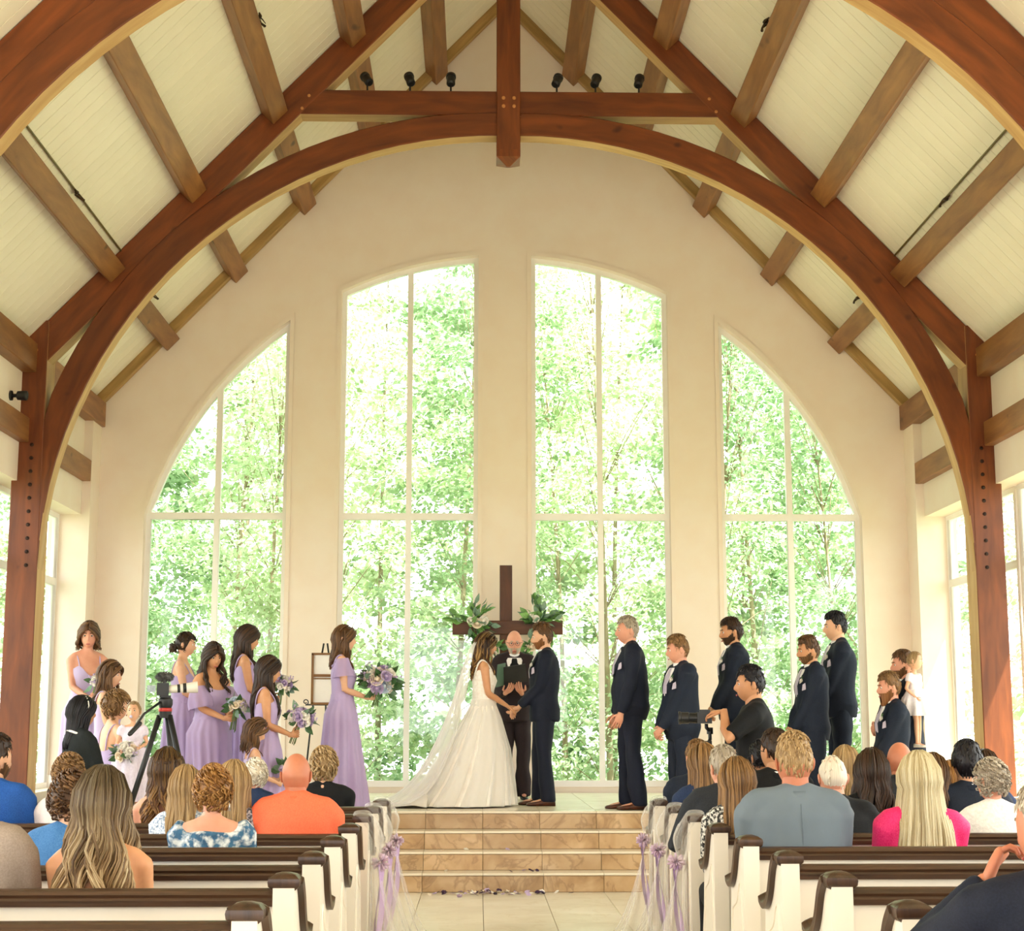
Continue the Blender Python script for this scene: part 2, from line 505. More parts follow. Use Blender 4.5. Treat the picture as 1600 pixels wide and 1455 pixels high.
# ---- ceiling: roof slabs with boards running up the slope
BW = 0.175
for sgn, nm in ((-1, 'ceiling_left'), (1, 'ceiling_right')):
    mb = MB()
    ue = 5.91
    mb.prism([(0, roof(0)+0.016), (sgn*ue, roof(ue)+0.016), (sgn*ue, roof(ue)+0.22), (0, roof(0)+0.25)], 'y', -3.3, WY+0.3)
    slab = mb.build(nm, GROOVE, fix=True); slab.location = (CX, 0, 0); tag(slab, kind='structure')
    mb = MB()
    mb.prism([(0, roof(0)), (sgn*5.2, roof(5.2)), (sgn*5.2, roof(5.2)+0.018), (0, roof(0)+0.018)], 'y', -3.3, 7.40)
    mb.build('board_field', CEIL, slab, fix=True)
    # one board: small chamfers make the V groove
    L = math.hypot(5.1, 5.1*1.06); ch = 0.003
    prof = [(-BW/2+0.0034, 0.014), (-BW/2+0.0034, 0.002), (-BW/2+0.0034+ch*0.5, 0), (BW/2-0.0034-ch*0.5, 0), (BW/2-0.0034, 0.002), (BW/2-0.0034, 0.014)]
    mb = MB()
    d = Vector((sgn*5.1, 0, -5.1*1.06)); nrm = Vector((sgn*1.06, 0, 1)).normalized()
    r0 = [Vector((0, y, roof(0))) + nrm*z for y, z in prof]
    mb.loft([r0, [p + d for p in r0]], True, True)
    bme = mb.mesh('ceiling_board', None, (CEIL,))
    bm = bmesh.new(); bm.from_mesh(bme); bmesh.ops.recalc_face_normals(bm, faces=bm.faces); bm.to_mesh(bme); bm.free()
    y = 7.49
    while y < WY:
        inst(bme, 'ceiling_board', slab, (0, y, 0)); y += BW

# ---- floor, platform, steps
TW, TX0 = 0.52, 0.045
D1, TR = 13.866, 0.2756
mb = MB()
mb.box((CX-5.3, -3.3, -0.2), (-0.80, D1+0.3, 0.0)); mb.box((1.40, -3.3, -0.2), (CX+5.3, D1+0.3, 0.0))
mb.box((-0.80, -3.3, -0.2), (1.40, D1+0.3, -0.012)); mb.box((-0.80, -3.3, -0.012), (1.40, 8.0, 0.0))
floor = tag(mb.build('floor', [TILE]), kind='structure')
floor.data.materials.append(GROUT)
for p in floor.data.polygons:
    if abs(p.center.z + 0.012) < 1e-4 and p.normal.z > 0.5: p.material_index = 1
def tile_box(sx, sy, sz, mat, name, g=0.0022):
    mb = MB(); c = 0.0015
    x, y = sx/2-g, sy/2-g
    mb.loft([[(-x,-y,0),(x,-y,0),(x,y,0),(-x,y,0)], [(-x,-y,sz-c),(x,-y,sz-c),(x,y,sz-c),(-x,y,sz-c)],
             [(-x+c,-y+c,sz),(x-c,-y+c,sz),(x-c,y-c,sz),(-x+c,y-c,sz)]], True, True)
    return mb.mesh(name, None, (mat,))
tme = tile_box(TW, TW, 0.012, TILE, 'floor_tile')
for r in range(11):
    for k in (-1, 0, 1):
        inst(tme, 'floor_tile', floor, (TX0 + (k+0.5)*TW, D1 - (r+0.5)*TW, -0.012))
for x0, x1 in ((-0.80, TX0-TW), (TX0+2*TW, 1.40)):
    e = tile_box(x1-x0, TW, 0.012, TILE, 'floor_tile')
    for r in range(11): inst(e, 'floor_tile', floor, ((x0+x1)/2, D1 - (r+0.5)*TW, -0.012))

mb = MB()
XL, XR = CX-UW-0.02, CX+UW+0.02
for s in range(4):
    mb.box((XL, D1+s*TR+0.012, s*HP/4), (XR, WY, (s+1)*HP/4-0.012))
plat = tag(mb.build('platform', GROUT), kind='structure')
RH = HP/4
# riser tiles stand upright, tread tiles have a light rounded nosing, the platform top is tiled
rme = tile_box(TW, RH-0.021, 0.012, RISER, 'riser_tile')
nme = MB()
g = 0.0018
prof = [(-0.014, -0.006), (-0.014, -0.016), (-0.010, -0.020), (TR+0.0, -0.020), (TR+0.0, 0), (-0.010, 0)]
nme.loft([[(-TW/2+g, y, z) for y, z in prof], [(TW/2-g, y, z) for y, z in prof]], True, True)
nme = nme.mesh('tread_tile', None, (NOSE,))
pme = tile_box(TW, TW, 0.012, TILE, 'platform_tile')
ks = range(-9, 10)
for k in ks:
    x = TX0 + (k+0.5)*TW
    if x - TW/2 < XL or x + TW/2 > XR: continue
    for s in range(4):
        inst(rme, 'riser_tile', plat, (x, D1+s*TR+0.0125, s*RH + RH/2 - 0.0105), (PI/2, 0, 0))
        inst(nme, 'tread_tile', plat, (x, D1+s*TR, (s+1)*RH))
    for r in range(8):
        y = D1+4*TR + (r+0.5)*TW
        if y + TW/2 > WY+0.3: break
        inst(pme, 'platform_tile', plat, (x, y, HP-0.012))
# baseboards of the window wall piers
for i, (a, b) in enumerate(((-4.83, -4.34), (-2.555, -2.04), (-0.27, 0.27), (2.04, 2.555), (4.34, 4.83))):
    mb = MB(); mb.box((CX+a, WY-0.016, HP), (CX+b, WY, HP+0.11)); mb.box((CX+a, WY-0.011, HP+0.11), (CX+b, WY, HP+0.125))
    tag(mb.build('baseboard_%d' % (i+1), WHITE), kind='structure')
for sgn, nm in ((-1, 'left'), (1, 'right')):
    mb = MB(); x0, x1 = sorted((CX+sgn*UW, CX+sgn*UN)); mb.box((x0, 18.222, HP), (x1, 18.24, HP+0.22))
    tag(mb.build('baseboard_%s' % nm, WHITE), kind='structure')

# ================================================================== timber frame
peg_me = MB().lathe([(0.010, 0), (0.010, 0.006), (0.006, 0.009)], n=10).mesh('peg', 0.6, (PEG,))
bolt_me = MB().lathe([(0.026, 0), (0.026, 0.006), (0.016, 0.007), (0.016, 0.016), (0.011, 0.019)], n=8).mesh('bolt', None, (pmat('dark_iron', '#2a1a12', '#3a2416', 9, 0.5, metal=0.6),))
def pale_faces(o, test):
    """faces that pass the test take the paler timber colour"""
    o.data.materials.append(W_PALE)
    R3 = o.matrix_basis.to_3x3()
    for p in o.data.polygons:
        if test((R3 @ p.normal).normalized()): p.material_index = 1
def truss(y, label):
    root = empty('timber_truss', (CX, y, 0), label=label, cat='roof truss', group='arched roof trusses')
    dp = 0.22
    sl = Vector((1, 0, -1.06)).normalized()
    for s in (-1, 1):
        # post
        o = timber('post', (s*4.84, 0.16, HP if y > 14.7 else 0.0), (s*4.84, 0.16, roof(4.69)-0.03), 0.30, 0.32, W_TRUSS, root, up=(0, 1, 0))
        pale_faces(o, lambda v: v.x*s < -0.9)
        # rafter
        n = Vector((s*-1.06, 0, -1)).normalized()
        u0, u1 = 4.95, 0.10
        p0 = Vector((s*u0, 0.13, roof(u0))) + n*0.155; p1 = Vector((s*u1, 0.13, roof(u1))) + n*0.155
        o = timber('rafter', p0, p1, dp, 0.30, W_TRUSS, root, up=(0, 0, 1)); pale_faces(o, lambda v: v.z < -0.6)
        # curved brace: half of the arch, dying into the post
        mb = MB(); rings = []; us = []
        N = 26
        for i in range(N+1):
            a = math.radians(91.0 - 90.8*i/N)
            ci, co, zi, zo = (0.125, 0.21, 2.93, 3.0)
            ri, ro = 4.565, 4.745
            pi_ = (ci + ri*math.cos(a), zi + ri*math.sin(a))
            po = (co + ro*math.cos(a), zo + ro*math.sin(a))
            pi_ = (max(pi_[0], 0.0), pi_[1]); po = (max(po[0], 0.0), po[1])
            if po[0] > 4.70: po = (4.70, po[1])
            if i == N: po = (4.70, pi_[1])
            ch = 0.01
            di = ((po[0]-pi_[0]), (po[1]-pi_[1])); dl = math.hypot(*di) or 1; di = (di[0]/dl*ch, di[1]/dl*ch)
            y0, y1 = 0.006, dp-0.01
            ring = [(s*pi_[0], y0+ch, pi_[1]), (s*(pi_[0]+di[0]), y0, pi_[1]+di[1]), (s*(po[0]-di[0]), y0, po[1]-di[1]), (s*po[0], y0+ch, po[1]),
                    (s*po[0], y1-ch, po[1]), (s*(po[0]-di[0]), y1, po[1]-di[1]), (s*(pi_[0]+di[0]), y1, pi_[1]+di[1]), (s*pi_[0], y1-ch, pi_[1])]
            rings.append(ring); us.append(i*0.28)
        mb.loft(rings, True, True, us=us, vscale=0.9)
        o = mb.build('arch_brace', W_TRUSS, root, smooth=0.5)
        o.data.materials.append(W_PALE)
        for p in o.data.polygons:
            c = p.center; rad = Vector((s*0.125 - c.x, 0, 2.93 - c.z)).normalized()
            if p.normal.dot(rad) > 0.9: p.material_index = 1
        # pegs at rafter feet and collar ends, bolts up the post
        for du, dz in ((4.80, 5.17), (4.815, 5.02)):
            inst(peg_me, 'peg', root, (s*du, 0.003, dz), (PI/2, 0, 0), 1.7)
        for du, dz in ((2.10, 7.92), (2.17, 7.78)):
            inst(peg_me, 'peg', root, (s*du, 0.023, dz), (PI/2, 0, 0), 1.7)
        for k in range(10):
            inst(bolt_me, 'bolt', root, (s*4.80, 0.001, 2.98 + k*0.135), (PI/2, 0, 0), 0.8)
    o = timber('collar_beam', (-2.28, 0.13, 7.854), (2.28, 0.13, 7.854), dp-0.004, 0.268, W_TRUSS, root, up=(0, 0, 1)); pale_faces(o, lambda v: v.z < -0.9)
    mb = timber_mesh('king_post', 10.40-7.30, 0.248, 0.30)
    # pyramidal foot
    a, b = 0.124, 0.15
    mb.loft([[(-0.0, -a, -b), (0, a, -b), (0, a, b), (0, -a, b)], [(-0.075, -a, -b), (-0.075, a, -b), (-0.075, a, b), (-0.075, -a, b)],
             [(-0.14, -0.02, -0.02), (-0.14, 0.02, -0.02), (-0.14, 0.02, 0.02), (-0.14, -0.02, 0.02)]][::-1], True, True)
    o = mb.build('king_post', W_TRUSS, root, fix=True)
    x, yv, z = Vector((0, 0, 1)), Vector((1, 0, 0)), Vector((0, 1, 0))
    M = Matrix((x, yv, z)).transposed().to_4x4(); M.translation = (-0.013, 0.12, 7.33); o.matrix_local = M
    for du in (-0.065, 0.045):
        for dz in (7.80, 7.89): inst(peg_me, 'peg', root, (du, -0.031, dz), (PI/2, 0, 0), 1.9)
    return root
TY, TY2 = 15.67, 11.0
truss(TY, 'whole dark timber arch truss standing over the wedding couple')
truss(TY2, 'nearer dark timber truss, only its haunches showing in the top corners')

PU = [4.145, 3.342, 2.525, 1.722, 0.92]
ords = ['lowest', 'second lowest', 'middle', 'second highest', 'highest']
for sgn, sd in ((-1, 'left'), (1, 'right')):
    n = Vector((-sgn*1.06, 0, -1)).normalized()
    for k, u in enumerate(PU):
        for (y0, y1, where) in ((TY2+0.24, TY+0.005, 'between the two trusses'), (TY+0.24, WY, 'between the arch truss and window wall')):
            c = Vector((CX + sgn*u, 0, roof(u))) + n*0.095
            o = timber('purlin', (c.x, y0, c.z), (c.x, y1, c.z), 0.215, 0.19, W_PURLIN, up=n)
            tag(o, '%s brown purlin on the %s roof slope, %s' % (ords[k], sd, where), 'purlin', 'roof purlins')
    for (y0, y1, where) in ((TY2+0.3, TY+0.01, 'nearer than the arch truss post'), (TY+0.3, WY, 'behind the arch truss post')):
        o = timber('wall_plate', (CX+sgn*4.91, y0, 5.09), (CX+sgn*4.91, y1, 5.09), 0.24, 0.30, W_PURLIN)
        tag(o, 'brown timber plate along the top of the %s wall, %s' % (sd, where), 'beam', 'wall plates')
        o = timber('wall_girt', (CX+sgn*4.955, y0, 4.345), (CX+sgn*4.955, y1, 4.345), 0.24, 0.25, W_PURLIN)
        tag(o, 'brown horizontal timber above the %s side windows, %s' % (sd, where), 'beam', 'wall girts')
    # sloping trim board where the ceiling meets the window wall
    p0 = Vector((CX+sgn*4.96, WY-0.055, roof(4.96))) + n*0.055; p1 = Vector((CX+sgn*0.05, WY-0.055, roof(0.05))) + n*0.055
    o = timber('trim_%d' % (1 if sgn < 0 else 2), p0, p1, 0.11, 0.115, W_TRIM)
    tag(o, kind='structure')

# spot lamps on the collar beam
spot_me_body = MB().lathe([(0.0, 0.0), (0.036, 0.0), (0.042, -0.012), (0.042, -0.10), (0.036, -0.115), (0.030, -0.112), (0.0, -0.095)][::-1], n=18)
labels = ['leftmost', 'second from left', 'third from left', 'third from right', 'second from right', 'rightmost']
from_px = [(-1.19, -30), (-0.74, -14), (-0.31, 0), (0.81, 18), (1.22, 16), (1.68, 14)]
for (x, tilt), w in zip(from_px, labels):
    root = empty('spot_lamp', (x, TY+0.13, 7.988), label='black spot lamp on the collar beam, %s of the six' % w, cat='spot lamp', group='spot lamps on the collar beam')
    MB().lathe([(0.045, 0), (0.045, 0.012), (0.012, 0.016), (0.010, 0.045)], n=14).build('base_plate', METAL, root, smooth=0.6)
    MB().tube([(0, 0, 0.03), (0, -0.012, 0.07), (0, 0, 0.105)], 0.010, 8).build('yoke', METAL, root, smooth=1)
    b = MB().lathe([(0.002, 0.07), (0.030, 0.068), (0.046, 0.05), (0.046, -0.05), (0.053, -0.052), (0.053, -0.085), (0.046, -0.085), (0.042, -0.06), (0.002, -0.058)], n=20).build('lamp_head', METAL, root, smooth=0.7)
    b.location = (0, 0, 0.155); b.rotation_euler = (math.radians(150), math.radians(tilt), 0)
# spot lamp on the left wall above the girt
root = empty('wall_spot_lamp', (CX-4.93, 15.3, 4.62), label='small dark spot lamp fixed high on the left side wall', cat='spot lamp')
for nm, pr in (('base_plate', [(0.05, 0), (0.05, 0.02), (0.02, 0.025), (0.018, 0.08)]), ('lamp_head', [(0.02, 0.06), (0.045, 0.075), (0.05, 0.16), (0.04, 0.17), (0.002, 0.15)])):
    b = MB().lathe(pr, n=16).build(nm, METAL, root, smooth=0.6); b.rotation_euler = (0, PI/2, 0); b.location = (0.0, 0, 0)

# conduits with dark hooks beside some purlins
hook_m = pmat('dark_bronze', '#33230f', '#4a3216', 8, 0.5, metal=0.5)
def hook(sgn, u, y, label):
    n = Vector((-sgn*1.06, 0, -1)).normalized()
    c = Vector((CX+sgn*u, y, roof(u))) + n*0.03
    mb = MB()
    pts = [c + n*(0.03*math.sin(i*1.1)) + Vector((0.012*math.cos(i*1.7), (i-4)*0.035, 0)) for i in range(9)]
    mb.tube(pts, [0.006, 0.016, 0.010, 0.022, 0.012, 0.020, 0.010, 0.014, 0.004], 7)
    mb.tube([pts[4], pts[4]+n*0.05+Vector((0, -0.03, 0)), pts[4]+n*0.085+Vector((0, 0.01, 0))], [0.008, 0.006, 0.004], 6)
    tag(mb.build('hook_tie', hook_m, smooth=1), label, 'hook', 'hooks beside the purlins')
hook(-1, 4.01, 13.9, 'dark twisted hook halfway along the lowest left purlin, nearer bay')
hook(-1, 4.01, 17.3, 'dark twisted hook by the lowest left purlin near the window wall')
hook(-1, 2.39, 13.9, 'dark hook near the top beside the middle left purlin')
hook(1, 4.01, 13.9, 'dark twisted hook halfway along the lowest right purlin, nearer bay')
hook(1, 4.01, 17.3, 'dark twisted hook by the lowest right purlin near the window wall')
hook(1, 2.39, 13.9, 'dark hook near the top beside the middle right purlin')
for sgn, sd in ((-1, 'left'), (1, 'right')):
    n = Vector((-sgn*1.06, 0, -1)).normalized()
    c = Vector((CX+sgn*4.005, 0, roof(4.005))) + n*0.02
    mb = MB(); mb.tube([(c.x, TY2+0.3, c.z), (c.x, 13.4, c.z), (c.x, TY, c.z)], 0.010, 8)
    tag(mb.build('conduit', pmat('conduit_paint', '#6b5b2a', None, 4, 0.4), smooth=1), 'thin dark conduit along the lowest %s purlin' % sd, 'conduit', 'conduits along the purlins')
# ================================================================== pews
D0, PS, ZCAP, ZRAIL = 4.441, 0.867, 0.9386, 0.8895
XA_L, XA_R = -0.628, 1.19     # middle of the pew ends at the aisle
def pew_end_curve():
    """arm line (y forward from the post, z): from the cap down in an S to the volute"""
    P = [(0.055, 0.892), (0.08, 0.868), (0.10, 0.838), (0.12, 0.805), (0.142, 0.775), (0.17, 0.748), (0.205, 0.727), (0.245, 0.714), (0.285, 0.712), (0.315, 0.718)]
    return P
ARM = pew_end_curve()
def make_pew_meshes():
    D = {}
    # white end board, extruded across its thickness
    out = [(-0.045, 0.0), (0.46, 0.0), (0.46, 0.10), (0.40, 0.36), (0.345, 0.50), (0.315, 0.66)] + [(y, z-0.018) for y, z in ARM[::-1]] + [(0.04, 0.905), (-0.045, 0.905)]
    D['end'] = MB().prism(out, 'x', -0.035, 0.035)
    # raised moulding line on the aisle face
    ml = [(0.015, 0.14), (0.015, 0.60), (0.02, 0.70), (0.045, 0.74), (0.085, 0.715), (0.12, 0.66), (0.16, 0.635), (0.21, 0.62), (0.25, 0.61), (0.27, 0.58), (0.29, 0.42), (0.33, 0.24), (0.36, 0.14), (0.30, 0.12), (0.1, 0.12), (0.015, 0.14)]
    D['moulding'] = [(y, z) for y, z in ml]
    return D
_D = make_pew_meshes()
def smooth_path(P, k=3):
    for _ in range(k):
        Q = [P[0]]
        for a, b in zip(P[:-1], P[1:]):
            Q += [tuple(x*0.75+y*0.25 for x, y in zip(a, b)), tuple(x*0.25+y*0.75 for x, y in zip(a, b))]
        Q.append(P[-1]); P = Q
    return P
end_me = _D['end'].mesh('end_board', None, (PEWW,))
bm = bmesh.new(); bm.from_mesh(end_me); bmesh.ops.recalc_face_normals(bm, faces=bm.faces); bm.to_mesh(end_me); bm.free()
# dark arm rail with volute
mb = MB()
path = smooth_path([(0.02, 0.918), (0.038, 0.905)] + ARM + [(0.345, 0.728), (0.37, 0.742)], 2)
rings = []
for i, (y, z) in enumerate(path):
    a, b = path[max(i-1, 0)], path[min(i+1, len(path)-1)]
    t = Vector((b[0]-a[0], b[1]-a[1])).normalized(); nn = Vector((-t.y, t.x))
    k = 1.0 if i < len(path)-5 else 0.45 + 0.11*(len(path)-1-i)
    w, h = 0.056*k, 0.020*k
    pr = [(-w, -h), (w, -h), (w*1.05, h*0.2), (w*0.6, h*0.9), (-w*0.6, h*0.9), (-w*1.05, h*0.2)]
    rings.append([(px, y + nn.x*pz, z + nn.y*pz) for px, pz in pr])
mb.loft(rings, True, True)
arm_me = mb.mesh('arm_rail', None, (W_DARK,))
# cap: moulded crown block
mb = MB()
def sq(w, z, y0=0.0): return [(-w, -w+y0, z), (w, -w+y0, z), (w, w+y0, z), (-w, w+y0, z)]
mb.loft([sq(0.036, 0.884), sq(0.042, 0.890), sq(0.050, 0.898), sq(0.052, 0.912), sq(0.050, 0.922), sq(0.034, 0.934), sq(0.012, 0.9405)], True, True)
cap_me = mb.mesh('cap', None, (W_DARK,))
mb = MB(); mb.box((-0.040, -0.05, 0.0), (0.040, 0.47, 0.075)); foot_me = mb.mesh('plinth', None, (W_DARK,))
# moulding per side
def mould_me(s):
    mb = MB()
    P = smooth_path(_D['moulding'], 1)
    mb.tube([(s*0.035, y, z) for y, z in P], 0.006, 5, flat=1.0)
    return mb.mesh('moulding', 1.0, (PEWW,))
mo = {-1: mould_me(-1), 1: mould_me(1)}
for me_ in (arm_me, cap_me, foot_me):
    bm = bmesh.new(); bm.from_mesh(me_); bmesh.ops.recalc_face_normals(bm, faces=bm.faces); bm.to_mesh(me_); bm.free()
    me_.polygons.foreach_set('use_smooth', np.ones(len(me_.polygons), dtype=bool)); me_.set_sharp_from_angle(angle=0.6)
PEW_LEN = 3.55
def long_piece(prof, L, name, mat, smooth=0.5):
    mb = MB(); mb.loft([[(0, y, z) for y, z in prof], [(L/2, y, z) for y, z in prof], [(L, y, z) for y, z in prof]], True, True, us=[0, L/2, L], vscale=0.4)
    me = mb.mesh(name, None, (mat,))
    bm = bmesh.new(); bm.from_mesh(me); bmesh.ops.recalc_face_normals(bm, faces=bm.faces); bm.to_mesh(me); bm.free()
    me.polygons.foreach_set('use_smooth', np.ones(len(me.polygons), dtype=bool)); me.set_sharp_from_angle(angle=smooth)
    return me
zr = ZRAIL
rail_me = long_piece([(-0.040, zr-0.055), (0.030, zr-0.055), (0.036, zr-0.04), (0.030, zr-0.012), (0.015, zr-0.001), (-0.012, zr), (-0.030, zr-0.006), (-0.040, zr-0.018), (-0.036, zr-0.028), (-0.042, zr-0.036)], PEW_LEN, 'top_rail', W_DARK)
back_me = long_piece([(-0.020, 0.06), (0.010, 0.06), (0.018, zr-0.054), (-0.022, zr-0.054)], PEW_LEN, 'back_panel', PEWW)
seat_me = long_piece([(0.03, 0.395), (0.44, 0.405), (0.455, 0.415), (0.455, 0.43), (0.44, 0.44), (0.03, 0.425)], PEW_LEN, 'seat', W_DARK)
def pew(side, r, label):
    xe = XA_L if side < 0 else XA_R
    root = empty('pew', (xe, D0 + r*PS, 0), label=label, cat='pew', group='pews on the left of the aisle' if side < 0 else 'pews on the right of the aisle')
    for ex in (0.0, side*(PEW_LEN + 0.07)):
        e = inst(end_me, 'pew_end', root, (ex, 0, 0))
        inst(arm_me, 'arm_rail', e); inst(cap_me, 'cap', e)
        inst(foot_me, 'plinth', e)
        inst(mo[-side if ex == 0 else side], 'moulding', e)
    x0 = 0.035 if side > 0 else -0.035 - PEW_LEN
    inst(rail_me, 'top_rail', root, (x0, 0, 0)); inst(back_me, 'back_panel', root, (x0, 0, 0)); inst(seat_me, 'seat', root, (x0, 0, 0))
    return root
nth = ['front', 'second', 'third', 'fourth', 'fifth', 'sixth', 'seventh', 'eighth']
for side, sd in ((-1, 'left'), (1, 'right')):
    for r in range(0, 8):
        k = 7 - r
        pew(side, r, 'white pew with dark wood rails, %s row from the steps, %s of the aisle' % (nth[k], sd))
pew(1, -1, 'white pew at the right edge under the man in dark suit')
# ================================================================== woodland outside
def leaf_mat(name, cols, tw=0.6):
    g = NT(name); P = g.p
    P.inputs['Roughness'].default_value = 0.45
    ge = g.node('ShaderNodeNewGeometry')
    col = g.ramp(ge.outputs['Random Per Island'], [(i/(len(cols)-1), lin(c)) for i, c in enumerate(cols)])
    g.link(col, P.inputs['Base Color'])
    tr = g.node('ShaderNodeBsdfTranslucent'); g.link(col, tr.inputs[0])
    mx = g.node('ShaderNodeMixShader'); mx.inputs[0].default_value = tw
    g.link(P.outputs[0], mx.inputs[1]); g.link(tr.outputs[0], mx.inputs[2]); g.link(mx.outputs[0], g.n['Material Output'].inputs[0])
    return g.mat
LEAF = [leaf_mat('maple_leaf', ['#94b077', '#b6cc9c', '#d6e2c6', '#a6c08c']), leaf_mat('beech_leaf', ['#a9c28d', '#ccdcb6', '#e4ecd6', '#b8cea0']), leaf_mat('dark_leaf', ['#779a6b', '#93b084', '#b0c8a2', '#809f72'])]
BARK = pmat('bark', '#83745c', '#a8997f', 14, 0.9, 0.4, stretch=(1, 1, 0.2))
LSHAPE = np.array([(0, 0, 0), (0.34, 0.30, 0.05), (0.30, 0.62, 0.03), (0, 1.0, -0.06), (-0.30, 0.62, 0.03), (-0.34, 0.30, 0.05)])
LFACE = np.array([(0, 1, 2), (0, 2, 3), (0, 3, 4), (0, 4, 5)])
def leaves_mesh(name, pos, out, size, mat, rng, droop=0.35):
    """one leaf per position; 'out' is the rough growing direction"""
    n = len(pos)
    yv = out + rng.normal(0, 0.55, (n, 3)); yv[:, 2] -= droop
    yv /= np.linalg.norm(yv, axis=1)[:, None]
    up = np.array([0, 0, 1.0]) + rng.normal(0, 0.5, (n, 3))
    xv = np.cross(yv, up); xv /= np.linalg.norm(xv, axis=1)[:, None] + 1e-9
    zv = np.cross(xv, yv)
    s = size * rng.uniform(0.7, 1.3, n)
    V = pos[:, None, :] + s[:, None, None]*(LSHAPE[None, :, 0:1]*xv[:, None, :] + LSHAPE[None, :, 1:2]*yv[:, None, :] + LSHAPE[None, :, 2:3]*zv[:, None, :])
    Fc = (LFACE[None] + (np.arange(n)*6)[:, None, None]).reshape(-1, 3)
    me = bpy.data.meshes.new(name)
    me.vertices.add(n*6); me.vertices.foreach_set('co', V.astype(np.float32).ravel())
    me.loops.add(len(Fc)*3); me.loops.foreach_set('vertex_index', Fc.astype(np.int32).ravel())
    me.polygons.add(len(Fc)); me.polygons.foreach_set('loop_start', np.arange(len(Fc), dtype=np.int32)*3)
    me.update(calc_edges=True); me.validate()
    me.materials.append(mat)
    return me
def tree(x, y, h, r, lean, kind, label, seed, n_clusters=36, per=95, leaf=0.115, z0=-0.4, zlow=0.2):
    rng = np.random.default_rng(seed); rnd = random.Random(seed)
    root = empty('woodland_tree', (x, y, z0), label=label, cat='tree', group='trees behind the windows')
    mb = MB(); tr = 0.018 + 0.0035*h
    axis = [Vector((lean*(t**1.5)*h*0.25 + 0.08*math.sin(3*t+seed), 0.06*math.sin(4*t+seed*2), t*h)) for t in np.linspace(0, 0.92, 12)]
    mb.tube(axis, [tr*(1-0.85*i/11) for i in range(12)], 8)
    mb.build('trunk', BARK, root, smooth=2)
    pos, out = [], []
    br = MB()
    for c in range(n_clusters):
        t = (zlow + (h-zlow)*((c+rnd.random())/n_clusters)**0.95)/h
        a = rnd.random()*2*PI
        rad = r*(0.25 + 0.75*rnd.random())*(1.0 - 0.45*max(0, t-0.55)/0.45)
        base = axis[min(11, int(t*11*0.9))]
        cen = Vector((base.x + math.cos(a)*rad, base.y + math.sin(a)*rad, t*h))
        mid = (base + cen)*0.5 + Vector((0, 0, 0.12))
        br.tube([base, mid, cen], [0.009, 0.006, 0.003], 5)
        m = int(per*rnd.uniform(0.7, 1.3)); R = rnd.uniform(0.45, 0.85)
        q = rng.normal(0, 1, (m, 3)); q /= np.linalg.norm(q, axis=1)[:, None]; q *= (rng.random(m)**0.45)[:, None]
        q[:, 0] *= R; q[:, 1] *= R; q[:, 2] *= R*0.42
        q[:, 2] -= 0.25*(q[:, 0]**2 + q[:, 1]**2)/R
        pos.append(q + np.array(cen)); o = q.copy(); o[:, 2] = 0; o += 0.3*np.array([math.cos(a), math.sin(a), 0]); out.append(o/(np.linalg.norm(o, axis=1)[:, None]+1e-6))
    br.build('branches', BARK, root, smooth=2)['kind'] = 'stuff'
    me = leaves_mesh('foliage', np.concatenate(pos), np.concatenate(out), leaf, LEAF[kind], rng)
    tag(link(bpy.data.objects.new('foliage', me), root), kind='stuff')
tcol = ['bright green maple', 'pale green beech', 'darker green tree']
where = {}
spec = []
for i, x in enumerate((-6.6, -4.9, -3.3, -1.6, 0.2, 1.7, 3.4, 5.0, 6.9)):
    spec.append((x + (i % 3-1)*0.25, 21.2 + (i*37 % 11)*0.13, 7.2 + (i*53 % 7)*0.5, 1.35, (-1)**i*0.2, (i*2) % 3 if i != 6 else 2, 0.115))
for i, x in enumerate((-8.2, -5.8, -3.9, -2.2, -0.4, 1.3, 3.0, 4.6, 6.4, 8.8)):
    spec.append((x, 24.6 + (i*29 % 9)*0.2, 9.6 + (i*31 % 5)*0.6, 1.7, (-1)**i*0.15, (i+1) % 3, 0.16))
for i, x in enumerate((-6.6, -4.2, -1.9, 0.4, 2.6, 4.9, 7.3)):
    spec.append((x, 28.2 + (i*29 % 9)*0.2, 11.5 + (i*31 % 5)*0.5, 2.0, (-1)**i*0.1, (i+2) % 3, 0.24))
pl = ['behind the outermost left window', 'behind the second window', 'behind the cross pier', 'behind the third window', 'behind the outermost right window']
cnt = {}
for i, (x, y, h, r, ln, k, lf) in enumerate(spec):
    u = x - CX
    w = pl[0] if u < -2.9 else pl[1] if u < -0.9 else pl[2] if u < 0.8 else pl[3] if u < 2.9 else pl[4]
    key = (k, w, y < 24, y > 27)
    cnt[key] = cnt.get(key, 0) + 1
    dep = 'close' if y < 24 else 'deeper' if y < 27 else 'farthest'
    extra = ['', ', standing further out', ', third from the centre'][cnt[key]-1]
    tree(x, y, h, r, ln, k, '%s %s in the wood %s%s' % (dep, tcol[k], w, extra), 100+i, n_clusters=48 if y < 24 else 54, per=190 if y < 24 else 145, leaf=lf*0.66)
# trees beside the side windows
tree(-7.4, 18.5, 7, 1.4, 0.1, 1, 'pale green tree glimpsed through the left side window', 301, 30, 80)
tree(8.0, 19.0, 7, 1.4, -0.1, 0, 'bright green tree glimpsed through the right side window', 302, 30, 80)
mb = MB(); mb.box((-40, 19.2, -0.7), (40, 60, -0.4)); mb.box((-40, -30, -0.7), (CX-5.35, 19.2, -0.4)); mb.box((CX+5.35, -30, -0.7), (40, 19.2, -0.4))
tag(mb.build('ground', pmat('woodland_floor', '#6d7550', '#8c9070', 2.5, 0.9)), kind='structure')
